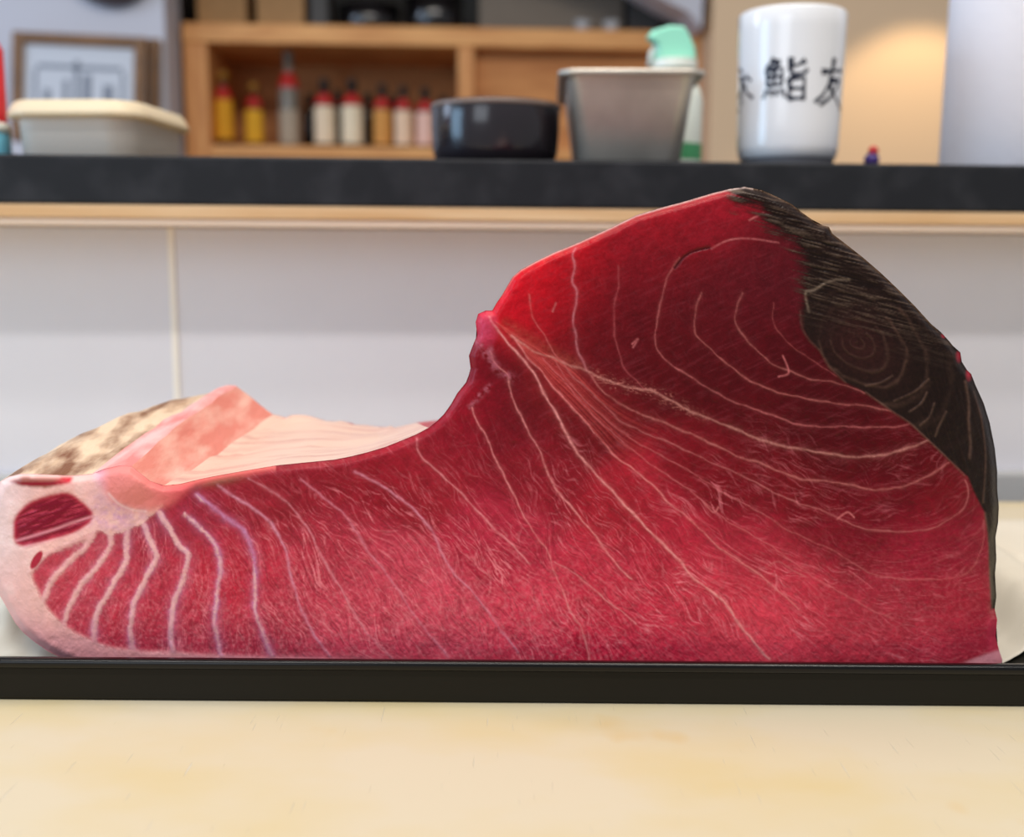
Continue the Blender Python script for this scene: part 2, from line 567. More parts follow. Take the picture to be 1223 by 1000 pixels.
def picture(px0, px1, py0, d0, label, lean, tilt, draw):
    a, b2 = on(px0, 170, d0), on(px1, 170, d0)
    W = (b2 - a).length
    Ht = on((px0 + px1) / 2, py0, d0).z - LEDGE_Z
    t = thing('picture_frame', label, 'picture', Vector(((a.x + b2.x) / 2, (a.y + b2.y) / 2, LEDGE_Z + 0.006)), 0)
    t.rotation_euler = (-lean, tilt, YAW)
    fw = 0.026
    for x0, x1, z0, z1 in ((-W / 2, -W / 2 + fw, 0, Ht), (W / 2 - fw, W / 2, 0, Ht), (-W / 2 + fw, W / 2 - fw, 0, fw), (-W / 2 + fw, W / 2 - fw, Ht - fw, Ht)):
        obj('frame_bar', boxbm(x0, x1, -0.010, 0.012, z0, z1, bev=0.003), M_frame, t)
    pp = obj('picture_sheet', boxbm(-W / 2 + fw, W / 2 - fw, 0.0, 0.006, fw, Ht - fw), M_paper, t)
    if draw:
        bm = bmesh.new()

        def line(x0, z0, x1, z1, wd):
            box(bm, min(x0, x1) * W - wd, max(x0, x1) * W + wd, -0.0008, 0.0002, min(z0, z1) * Ht - wd, max(z0, z1) * Ht + wd)
        line(-0.30, 0.70, 0.30, 0.70, 0.005)
        line(-0.33, 0.15, -0.33, 0.66, 0.004)
        line(0.33, 0.15, 0.33, 0.66, 0.004)
        line(-0.02, 0.15, -0.02, 0.74, 0.006)
        line(0.06, 0.15, 0.06, 0.60, 0.010)
        line(-0.10, 0.15, -0.10, 0.56, 0.006)
        line(0.22, 0.15, 0.22, 0.50, 0.012)
        line(-0.24, 0.15, -0.24, 0.46, 0.008)
        obj('ink_drawing', bm, M_ink, pp)
    return t


picture(14, 172, 41, FAR - 0.085, 'bronze-framed ink drawing of posts standing before a second frame', 0.12, 0.03, True)
picture(40, 190, 44, FAR - 0.035, 'bronze frame mostly hidden behind the framed ink drawing', 0.09, 0.03, False)
q = on(133, -52, FAR)
uu = FAR / FPX
t = thing('wall_clock', 'round dark clock hanging high on the pale wall', 'clock', Vector((q.x, q.y, q.z)), YAW)
bm = lathebm([(0, 0), (52 * uu, 0), (54 * uu, 0.008), (54 * uu, 0.03), (48 * uu, 0.034), (0, 0.034)], n=48)
bmesh.ops.rotate(bm, cent=(0, 0, 0), matrix=Matrix.Rotation(PI / 2, 3, 'X'), verts=bm.verts)
obj('clock_case', bm, mat('clock_brown', L(52, 34, 36), rough=0.4), t, smooth=False)
bm = lathebm([(0, 0.034), (44 * uu, 0.034), (44 * uu, 0.036), (0, 0.036)], n=48)
bmesh.ops.rotate(bm, cent=(0, 0, 0), matrix=Matrix.Rotation(PI / 2, 3, 'X'), verts=bm.verts)
obj('clock_face', bm, M_paper, t)

# ------------------------------------------------------------------ things on the bar
ZB = Z_SLAB1 + 0.0002


def barpos(px, d):
    p = on(px, 190, d)
    return Vector((p.x, p.y, ZB))


def hgt(py, px, d):
    return on(px, py, d).z - ZB


# tea cup with brush characters
M_porc = mat('white_porcelain', L(226, 228, 232), rough=0.12, coat=0.5)
M_foot = mat('grey_foot', L(92, 92, 98), rough=0.7)  # grey band around the base of the cup
M_brush = mat('navy_black_glaze', L(24, 28, 46), rough=0.25)
D = 0.918
pc = barpos(939.5, D)
uu = pc.y / FPX
R1, R0 = 60.8 * uu, 57.0 * uu
Hc = hgt(17.5, 940, D)
cup = thing('tea_cup', 'tall white porcelain tea cup with black brush characters on the bar', 'cup', pc, 0)
rr = lambda z: R0 + (R1 - R0) * z / Hc
prof = [(0, 0.006), (R0 * 0.90, 0.006), (R0 * 0.97, 0.008), (rr(0.016), 0.016)] + [(rr(Hc * k / 8), Hc * k / 8) for k in range(2, 8)] + \
       [(R1, Hc - 0.002), (R1 - 0.0012, Hc), (R1 - 0.003, Hc - 0.001), (R1 - 0.0042, Hc - 0.006), (R0 - 0.005, 0.014), (0, 0.012)]
cup_body = obj('cup_body', lathebm(prof, n=72), M_porc, cup, smooth=True)
obj('foot_ring', lathebm([(R0 * 0.78, 0.0), (R0 * 0.90, 0.0), (R0 * 0.93, 0.0065), (R0 * 0.78, 0.0065)], n=64), M_foot, cup, smooth=False, label='grey foot ring')

STROKES = {
    'sushi': [[(.24, 1.0), (.15, .88), (.04, .77)], [(.17, .91), (.37, .92), (.33, .84), (.25, .76)], [(.07, .75), (.08, .36)], [(.07, .75), (.43, .76), (.42, .36)],
              [(.08, .56), (.42, .57)], [(.25, .75), (.25, .37)], [(.08, .37), (.43, .38)], [(.07, .27), (.04, .17), (-.03, .08)], [(.17, .26), (.20, .12)],
              [(.29, .26), (.33, .12)], [(.41, .27), (.47, .19), (.52, .08)],
              [(.62, 1.0), (.61, .70), (.68, .62), (.94, .63), (1.0, .74)], [(.95, .93), (.80, .83), (.62, .78)], [(.60, .52), (.61, .0)], [(.60, .52), (.94, .53), (.94, .0)],
              [(.61, .28), (.93, .28)], [(.61, .05), (.93, .05)]],
    'friend': [[(.14, .70), (.50, .75), (.88, .80)], [(.52, 1.05), (.48, .80), (.38, .45), (.22, .18), (.0, .0)], [(.36, .52), (.78, .56), (.66, .36), (.42, .12), (.14, -.06)],
               [(.38, .44), (.56, .22), (.80, .04), (1.04, -.12)]],
    'edge': [[(.30, .95), (.55, .86)], [(.35, .72), (.62, .70), (.50, .45), (.25, .28)], [(.70, .75), (.92, .60)], [(.62, .55), (.75, .34), (1.0, .18)], [(.5, .66), (.5, .05)], [(.25, .0), (.4, -.1)]],
}


def character(key, ang_c, width_ang, zc, hh, wst):
    bm = bmesh.new()
    for st in STROKES[key]:
        pts = []
        for a, b2 in zip(st, st[1:]):
            for k in range(6):
                pts.append((a[0] + (b2[0] - a[0]) * k / 6, a[1] + (b2[1] - a[1]) * k / 6))
        pts.append(st[-1])
        prev = None
        for i, (sx, sy) in enumerate(pts):
            j0, j1 = max(i - 1, 0), min(i + 1, len(pts) - 1)
            tx, ty = pts[j1][0] - pts[j0][0], pts[j1][1] - pts[j0][1]
            ln = math.hypot(tx, ty) or 1
            nx, ny = -ty / ln, tx / ln
            f = i / (len(pts) - 1)
            wd = wst * (1.15 - 0.55 * f + 0.25 * math.cos(f * 2 * PI))
            row = []
            for s in (-1, 1):
                qx, qy = sx + s * nx * wd, sy + s * ny * wd
                z = zc + (qy - 0.5) * hh
                a = ang_c + (qx - 0.5) * width_ang
                r = rr(z) + 0.00025
                row.append(bm.verts.new((r * math.sin(a), -r * math.cos(a), z)))
            if prev:
                bm.faces.new((prev[0], prev[1], row[1], row[0]))
            prev = row
    return obj('painted_character', bm, M_brush, cup_body)


zc = hgt(94, 920, D - 0.04)
hh = 46 * uu
character('sushi', math.radians(-19), math.radians(46), zc, hh, 0.052)
character('friend', math.radians(37), math.radians(46), zc - 0.001, hh * 1.02, 0.055)
character('edge', math.radians(-78), math.radians(44), zc - 0.002, hh, 0.050)

# paper roll at the side
M_papw = mat('white_paper_towel', L(234, 232, 240), rough=0.9, bump=0.0004, bscale=160)
D = 0.95
pc = barpos(1200, D)
R = 72 * pc.y / FPX
t = thing('paper_roll', 'tall white paper towel roll standing on the bar', 'paper roll', pc, 0)
obj('paper_body', lathebm([(0.02, 0), (R - 0.002, 0), (R, 0.003), (R * 0.992, 0.222), (R * 0.985, 0.225), (0.02, 0.225)], n=64), M_papw, t, smooth=True)
obj('cardboard_core', lathebm([(0.019, 0.0), (0.0199, 0.0), (0.0199, 0.226), (0.0185, 0.226), (0.0185, 0.0)], n=32), M_card, t)
# little red and purple trinket
pc = barpos(1041, 0.905)
t = thing('berry_trinket', 'tiny red and purple bead trinket on the bar beside the tea cup', 'trinket', pc, 0)
bm = bmesh.new()
bmesh.ops.create_icosphere(bm, subdivisions=3, radius=0.0062)
bmesh.ops.translate(bm, vec=(0, 0, 0.0062), verts=bm.verts)
obj('purple_bead', bm, mat('purple_bead', L(62, 40, 110), rough=0.3), t, smooth=True)
bm = bmesh.new()
bmesh.ops.create_icosphere(bm, subdivisions=3, radius=0.0042)
bmesh.ops.translate(bm, vec=(0.001, 0, 0.0135), verts=bm.verts)
obj('red_bead', bm, mat('red_bead', L(190, 40, 40), rough=0.3), t, smooth=True)

# stainless pan
M_steel = mat('stainless_steel', L(206, 200, 190), rough=0.42, metal=0.62, bump=0.00015, bscale=40, var=0.2, vscale=25)
D0 = 0.885
pa = barpos(752, D0)
uu = pa.y / FPX
W1, W0 = 80 * uu, 62 * uu
Hp = hgt(84, 752, D0)
DL = 0.176
pan = thing('steel_pan', 'deep stainless steel pan with rolled rim on the bar', 'pan', pa + Vector((0.003, DL / 2 - 0.005, 0)), YAW + math.radians(-5))
k = DL / 2
lv = [(W0 - 0.004, k - 0.016, 0.012, 0.0), (W0, k - 0.012, 0.014, 0.004), (W1 - 0.004, k - 0.003, 0.012, Hp - 0.004), (W1 - 0.002, k - 0.001, 0.012, Hp - 0.001),
      (W1 - 0.0035, k - 0.0025, 0.012, Hp - 0.0006), (W1 - 0.006, k - 0.005, 0.012, Hp - 0.004), (W0 - 0.002, k - 0.014, 0.012, 0.006), (W0 - 0.006, k - 0.018, 0.010, 0.002)]
obj('pan_body', loft(bmesh.new(), rbox_rings(lv)), M_steel, pan, smooth=True)
lv = [(W1 - 0.0045, k - 0.0035, 0.012, Hp - 0.0015), (W1 + 0.002, k + 0.003, 0.014, Hp - 0.0045), (W1 + 0.0035, k + 0.0045, 0.015, Hp - 0.003), (W1 + 0.003, k + 0.004, 0.015, Hp),
      (W1 - 0.003, k - 0.002, 0.012, Hp + 0.001), (W1 - 0.0052, k - 0.0042, 0.012, Hp - 0.001)]
obj('rolled_rim', loft(bmesh.new(), rbox_rings(lv), False, False), M_steel, pan, smooth=True)

# spray bottle behind the pan
M_mint = mat('mint_green_plastic', L(150, 222, 196), rough=0.35)
M_wplast = mat('translucent_white_plastic', L(226, 232, 222), rough=0.3)
D = 1.105
pc = barpos(803, D)
uu = pc.y / FPX
t = thing('spray_bottle', 'white spray bottle with mint green trigger head behind the steel pan', 'bottle', pc, 0)
Hs = hgt(83, 800, D)
R = 33 * uu
obj('bottle_body', lathebm([(0, 0), (R * 0.95, 0), (R, 0.004), (R, Hs * 0.72), (R * 0.9, Hs * 0.82), (R * 0.6, Hs * 0.95), (R * 0.6, Hs), (0, Hs)], n=40), M_wplast, t, smooth=True)
obj('green_label', lathebm([(R * 0.99, 0.02), (R * 1.01, 0.02), (R * 1.01, Hs * 0.33), (R * 0.99, Hs * 0.33)], n=40), mat('green_label', L(70, 150, 100), rough=0.6), t)
obj('collar', lathebm([(R * 0.58, Hs), (R * 0.78, Hs), (R * 0.76, Hs + 10 * uu), (R * 0.5, Hs + 11 * uu), (0, Hs + 11 * uu)], n=32), M_wplast, t, smooth=False)
h2 = Hs + 9 * uu
side = [(-24, 0), (24, 0), (22, 14), (14, 30), (8, 38), (-8, 39), (-28, 33), (-34, 26), (-28, 21), (-22, 16)]
bm = bmesh.new()
rings = []
for yy, s in ((-0.011, 0.82), (-0.008, 0.95), (-0.004, 1.0), (0.004, 1.0), (0.008, 0.95), (0.011, 0.82)):
    rings.append([((x * s) * uu, yy, h2 + (16 + (z - 16) * s) * uu) for x, z in side])
loft(bm, rings)
obj('trigger_head', bm, M_mint, t, smooth=False)
bm = tube(bmesh.new(), [(-20 * uu, 0, h2 + 18 * uu), (-27 * uu, 0, h2 + 8 * uu), (-29 * uu, 0, h2 - 6 * uu)], [0.004, 0.0035, 0.003], n=8)
obj('trigger', bm, M_wplast, t, smooth=True)

# black lacquer tub on the bar
D = 0.935
pc = barpos(591.5, D)
uu = pc.y / FPX
Hb = hgt(126, 592, D)
t = thing('lacquer_bowl', 'round black lacquer bowl on the bar beside the steel pan', 'bowl', pc, 0)
R = 74.5 * uu
obj('bowl_body', lathebm([(0, 0), (R * 0.84, 0), (R * 0.93, 0.004), (R * 0.975, 0.012), (R * 0.995, Hb * 0.6), (R, Hb - 0.0016), (R - 0.001, Hb), (R - 0.0026, Hb - 0.0008),
                          (R * 0.95, Hb * 0.5), (R * 0.9, 0.010), (R * 0.7, 0.005), (0, 0.005)], n=72), mat('bowl_lacquer', L(30, 24, 30), rough=0.22, coat=0.5), t, smooth=True)
obj('rim_band', lathebm([(R + 0.0001, Hb - 0.0045), (R + 0.0007, Hb - 0.004), (R + 0.0007, Hb - 0.0012), (R + 0.0001, Hb - 0.0008)], n=72), mat('worn_rim', L(120, 104, 96), rough=0.3), t, smooth=True, label='worn brown rim')

# white takeaway tub with lid
M_tub = mat('ivory_plastic_tub', L(252, 244, 232), rough=0.35)
M_lid = mat('cream_plastic_lid', L(250, 236, 206), rough=0.35)
for _m, _c in ((M_tub, L(244, 234, 216)), (M_lid, L(246, 226, 184))):  # thin milky plastic lets light through
    _nt = _m.node_tree
    _tr = _nt.nodes.new('ShaderNodeBsdfTranslucent')
    _tr.inputs['Color'].default_value = _c
    _mx = _nt.nodes.new('ShaderNodeMixShader')
    _mx.inputs[0].default_value = 0.3
    _out = _nt.nodes['Material Output']
    _nt.links.new(_nt.nodes['Principled BSDF'].outputs[0], _mx.inputs[1])
    _nt.links.new(_tr.outputs[0], _mx.inputs[2])
    _nt.links.new(_mx.outputs[0], _out.inputs['Surface'])
D = 0.965
pc = barpos(125, D)
Ht = hgt(129, 100, 0.90)
t = thing('food_tub', 'ivory plastic food tub with cream lid on the bar', 'container', pc, YAW + math.radians(-7))
a, b2 = 0.0505, 0.064
lv = [(a - 0.0065, b2 - 0.0065, 0.018, 0), (a - 0.0035, b2 - 0.0035, 0.02, 0.003), (a - 0.0005, b2 - 0.0005, 0.024, Ht - 0.006), (a + 0.001, b2 + 0.001, 0.025, Ht - 0.001)]
obj('tub_body', loft(bmesh.new(), rbox_rings(lv)), M_tub, t, smooth=True)
lv = [(a + 0.002, b2 + 0.002, 0.026, Ht - 0.007), (a + 0.0055, b2 + 0.0055, 0.028, Ht - 0.0065), (a + 0.0075, b2 + 0.0075, 0.03, Ht - 0.0055), (a + 0.006, b2 + 0.006, 0.028, Ht - 0.002),
      (a + 0.003, b2 + 0.003, 0.026, Ht + 0.004), (a + 0.001, b2 + 0.001, 0.026, Ht + 0.0065), (a - 0.004, b2 - 0.004, 0.024, Ht + 0.0065), (a - 0.006, b2 - 0.006, 0.022, Ht + 0.004), (a - 0.02, b2 - 0.02, 0.02, Ht + 0.004)]
obj('lid', loft(bmesh.new(), rbox_rings(lv)), M_lid, t, smooth=True)

# red squeeze bottle at the edge
D = 0.93
pc = barpos(-24, D)
uu = pc.y / FPX
R = 32 * uu
H1, H2 = hgt(152, 0, D), hgt(40, 0, D)
t = thing('squeeze_bottle', 'red squeeze bottle with white and pale blue foot at the bar end', 'bottle', pc, 0)
obj('bottle_foot', lathebm([(0, 0), (R * 1.05, 0), (R * 1.1, 0.003), (R * 1.08, H1 * 0.75), (R * 0.98, H1), (0, H1)], n=40), mat('pale_blue_plastic', L(130, 214, 240), rough=0.3), t, smooth=True)
obj('white_band', lathebm([(R * 0.97, H1 * 0.80), (R * 1.1, H1 * 0.82), (R * 1.04, H1 + 0.003), (R * 0.97, H1 + 0.003)], n=40), M_wplast, t, smooth=True)
obj('bottle_body', lathebm([(0, H1), (R * 0.98, H1 + 0.001), (R * 1.0, H1 + 0.004), (R * 1.0, H2 - 0.012), (R * 0.8, H2 - 0.003), (R * 0.4, H2), (0, H2)], n=40), mat('red_plastic', L(216, 44, 58), rough=0.3), t, smooth=True)
obj('nozzle', lathebm([(R * 0.35, H2), (R * 0.3, H2 + 0.008), (R * 0.12, H2 + 0.03), (0, H2 + 0.03)], n=24), M_red, t, smooth=True)

# ------------------------------------------------------------------ black tray
M_tray = mat('black_lacquer_tray', L(30, 28, 23), rough=0.45, spec=0.18)
M_trim = mat('glossy_black_rim', L(10, 9, 9), rough=0.22, spec=0.35)
TF = 0.4608
ty0, ty1 = TF, 0.705
tx0, tx1 = -0.335, 0.285
zr = at(611, 791.5, TF).z
zl = at(611, 802.5, TF).z
tcx, tcy = (tx0 + tx1) / 2, (ty0 + ty1) / 2
hx, hy = (tx1 - tx0) / 2, (ty1 - ty0) / 2
tray = thing('serving_tray', 'long black lacquer tray under the tuna block', 'tray', (tcx, tcy, 0.0002), 0)
lv = [(hx - 0.003, hy - 0.0015, 0.016, 0.0), (hx - 0.002, hy - 0.0006, 0.018, 0.0015), (hx - 0.0012, hy - 0.0006, 0.018, zl), (hx - 0.005, hy - 0.005, 0.014, zl),
      (hx - 0.005, hy - 0.006, 0.014, 0.006), (hx - 0.009, hy - 0.010, 0.012, 0.003)]
obj('tray_body', loft(bmesh.new(), rbox_rings(lv)), M_tray, tray, smooth=False)
lv = [(hx - 0.0052, hy - 0.0052, 0.014, zl - 0.0003), (hx - 0.0010, hy - 0.0004, 0.018, zl - 0.0003), (hx + 0.0006, hy + 0.0010, 0.019, zl + 0.0006), (hx + 0.0008, hy + 0.0012, 0.019, zr - 0.0016),
      (hx, hy + 0.0004, 0.0185, zr - 0.0003), (hx - 0.0012, hy - 0.0012, 0.018, zr), (hx - 0.0035, hy - 0.0035, 0.016, zr - 0.0003), (hx - 0.0052, hy - 0.0052, 0.014, zr - 0.0025)]
rings = rbox_rings(lv)
obj('tray_rim', loft(bmesh.new(), rings + [rings[0]], False, False), M_trim, tray, smooth=True, label='glossy rolled rim')

# paper lining the tray, lapping over its far side and end onto the board
nx, ny = 220, 100
X = np.linspace(-0.34, 0.42, nx)
Y = np.linspace(0.484, 0.80, ny)
XX, YY = np.meshgrid(X, Y)


def vnoise(x, y, seed):
    r = np.random.default_rng(seed)
    g = r.random((256, 256))
    xi, yi = np.floor(x).astype(int), np.floor(y).astype(int)
    fx, fy = x - xi, y - yi
    fx, fy = fx * fx * (3 - 2 * fx), fy * fy * (3 - 2 * fy)
    a = g[xi % 256, yi % 256]
    b = g[(xi + 1) % 256, yi % 256]
    c2 = g[xi % 256, (yi + 1) % 256]
    d = g[(xi + 1) % 256, (yi + 1) % 256]
    return (a * (1 - fx) + b * fx) * (1 - fy) + (c2 * (1 - fx) + d * fx) * fy


def fbm(x, y, seed, oct=4, gain=0.5):
    s, a, t = 0, 1.0, 0
    for k in range(oct):
        s = s + a * vnoise(x * 2 ** k + 13.7 * k, y * 2 ** k + 7.1 * k, seed + k)
        t += a
        a *= gain
    return s / t


def sstep(a, b, x):
    t = np.clip((x - a) / (b - a), 0, 1)
    return t * t * (3 - 2 * t)


inside = (1 - sstep(tx1 - 0.035, tx1 - 0.006, XX)) * (1 - sstep(ty1 - 0.03, ty1 - 0.006, YY))
outside = np.maximum(sstep(tx1 + 0.004, tx1 + 0.05, XX), sstep(ty1 + 0.004, ty1 + 0.05, YY))
Zp = 0.0045 * inside + (zr + 0.0035) * (1 - inside)
Zp = Zp * (1 - outside) + 0.0015 * outside
Zp += 0.0022 * np.abs(fbm(XX * 40, YY * 40, 5) - 0.5) * 2 * (1 - 0.4 * outside)
Zp += 0.026 * np.exp(-((XX + 0.235) / 0.035) ** 2 - ((YY - 0.52) / 0.03) ** 2) * (0.5 + fbm(XX * 70, YY * 70, 8))
crease = (YY - 0.66) + 0.25 * (XX - 0.3)
Zp += 0.003 * np.exp(-(crease / 0.006) ** 2)
me = bpy.data.meshes.new('paper_liner')
vv = np.stack([XX, YY, Zp], -1).reshape(-1, 3)
ii = np.arange(nx * ny).reshape(ny, nx)
ff = np.stack([ii[:-1, :-1], ii[:-1, 1:], ii[1:, 1:], ii[1:, :-1]], -1).reshape(-1, 4)
# the front corner of the sheet turns away at a slant, so the black tray shows there
lim = 0.484 + np.maximum(0, vv[:, 0] - 0.2155) * 0.8
vv[:, 1] = lim + (vv[:, 1] - 0.484) * (0.80 - lim) / (0.80 - 0.484)
me.from_pydata(vv.tolist(), [], ff.tolist())
M_pap = mat('parchment_paper', L(216, 208, 192), rough=0.75, var=0.06, vscale=25)
o = link('paper_liner', me, M_pap, smooth=True, label='crumpled off-white paper lining the tray beneath the tuna', category='paper')
md = o.modifiers.new('thick', 'SOLIDIFY')
md.thickness = 0.0004
md.offset = 1

# ------------------------------------------------------------------ TUNA
tuna = thing('tuna_block', 'large raw tuna block with red marbled cut face and dark bloodline', 'fish', (0, 0.478, 0.006), 0)
TLOC = np.array([0, 0.478, 0.006])
OUT = [(-13, 645), (-11, 612), (-5, 588), (0, 575), (12, 569), (25, 566), (42, 566), (59, 567), (88, 568), (110, 566), (125, 560), (143, 556), (157, 557), (167, 565), (180, 575), (196, 580),
       (216, 578), (240, 572), (260, 568), (300, 561), (330, 556), (360, 553), (380, 551), (400, 549), (420, 545), (440, 540), (460, 534), (480, 526), (497, 519), (512, 511), (522, 503), (530, 495),
       (538, 484), (546, 470), (558, 455), (562, 440), (560, 425), (565, 412), (570, 400), (568, 385), (571, 375), (580, 371), (588, 371), (593, 362), (600, 352), (605, 343), (612, 331), (622, 322),
       (640, 312), (663, 301), (690, 290), (725, 274), (760, 257), (790, 248), (820, 240), (850, 231), (870, 226), (890, 223), (910, 227), (928, 235), (946, 244), (958, 254), (978, 268), (990, 271), (994, 279),
       (1012, 293), (1030, 307), (1052, 326), (1072, 345), (1092, 365), (1112, 387), (1124, 397), (1134, 408), (1142, 418), (1147, 421), (1148, 431), (1154, 441), (1160, 447), (1165, 460), (1175, 482),
       (1182, 505), (1188, 535), (1191, 562), (1191, 585), (1193, 605), (1192, 625), (1189, 642), (1190, 668), (1188, 690), (1190, 712), (1188, 728), (1191, 740), (1189, 760), (1193, 776), (1197, 788),
       (1196, 815), (900, 815), (600, 815), (300, 815), (120, 806), (75, 787), (57, 778), (40, 766), (28, 756), (18, 744), (8, 726), (-2, 708), (-8, 690), (-12, 668)]


def catmull(pts, step):
    pts = [np.array(p, float) for p in pts]
    out = []
    n = len(pts)
    for i in range(n - 1):
        p0, p1, p2, p3 = pts[max(i - 1, 0)], pts[i], pts[i + 1], pts[min(i + 2, n - 1)]
        m = max(2, int(np.linalg.norm(p2 - p1) / step))
        for k in range(m):
            t = k / m
            out.append(0.5 * ((2 * p1) + (-p0 + p2) * t + (2 * p0 - 5 * p1 + 4 * p2 - p3) * t * t + (-p0 + 3 * p1 - 3 * p2 + p3) * t ** 3))
    out.append(pts[-1])
    return np.array(out)


def poly_dense(pts, step):
    pts = np.array(pts + [pts[0]], float)
    out = []
    for a, b in zip(pts, pts[1:]):
        m = max(1, int(np.linalg.norm(b - a) / step))
        out.append(a + (b - a) * (np.arange(m) / m)[:, None])
    return np.concatenate(out)


S = 1.25
gx = np.arange(-16, 1202, S)
gy = np.arange(219, 820, S)
GX, GY = np.meshgrid(gx, gy)
NYg, NXg = GX.shape


def inpoly(px, py, poly):
    r = np.zeros(px.shape, bool)
    n = len(poly)
    for i in range(n):
        x1, y1 = poly[i]
        x2, y2 = poly[(i + 1) % n]
        if y1 == y2:
            continue
        c = (y1 > py) != (y2 > py)
        r ^= c & (px < (x2 - x1) * (py - y1) / (y2 - y1) + x1)
    return r


def splat_dist(pts, rad, want_idx=False):
    """distance (pixels) of every grid vertex to a dense polyline, exact within rad"""
    Dm = np.full(GX.shape, 1e3)
    k = int(rad / S) + 1
    for x, y in pts:
        i0, j0 = int((y - gy[0]) / S), int((x - gx[0]) / S)
        a0, a1, b0, b1 = max(i0 - k, 0), min(i0 + k + 2, NYg), max(j0 - k, 0), min(j0 + k + 2, NXg)
        if a0 >= a1 or b0 >= b1:
            continue
        d = np.hypot(gx[None, b0:b1] - x, gy[a0:a1, None] - y)
        np.minimum(Dm[a0:a1, b0:b1], d, out=Dm[a0:a1, b0:b1])
    return Dm


outl = poly_dense(OUT, 0.5)
INS = inpoly(GX, GY, OUT)
DOUT = splat_dist(outl[::3], 18)

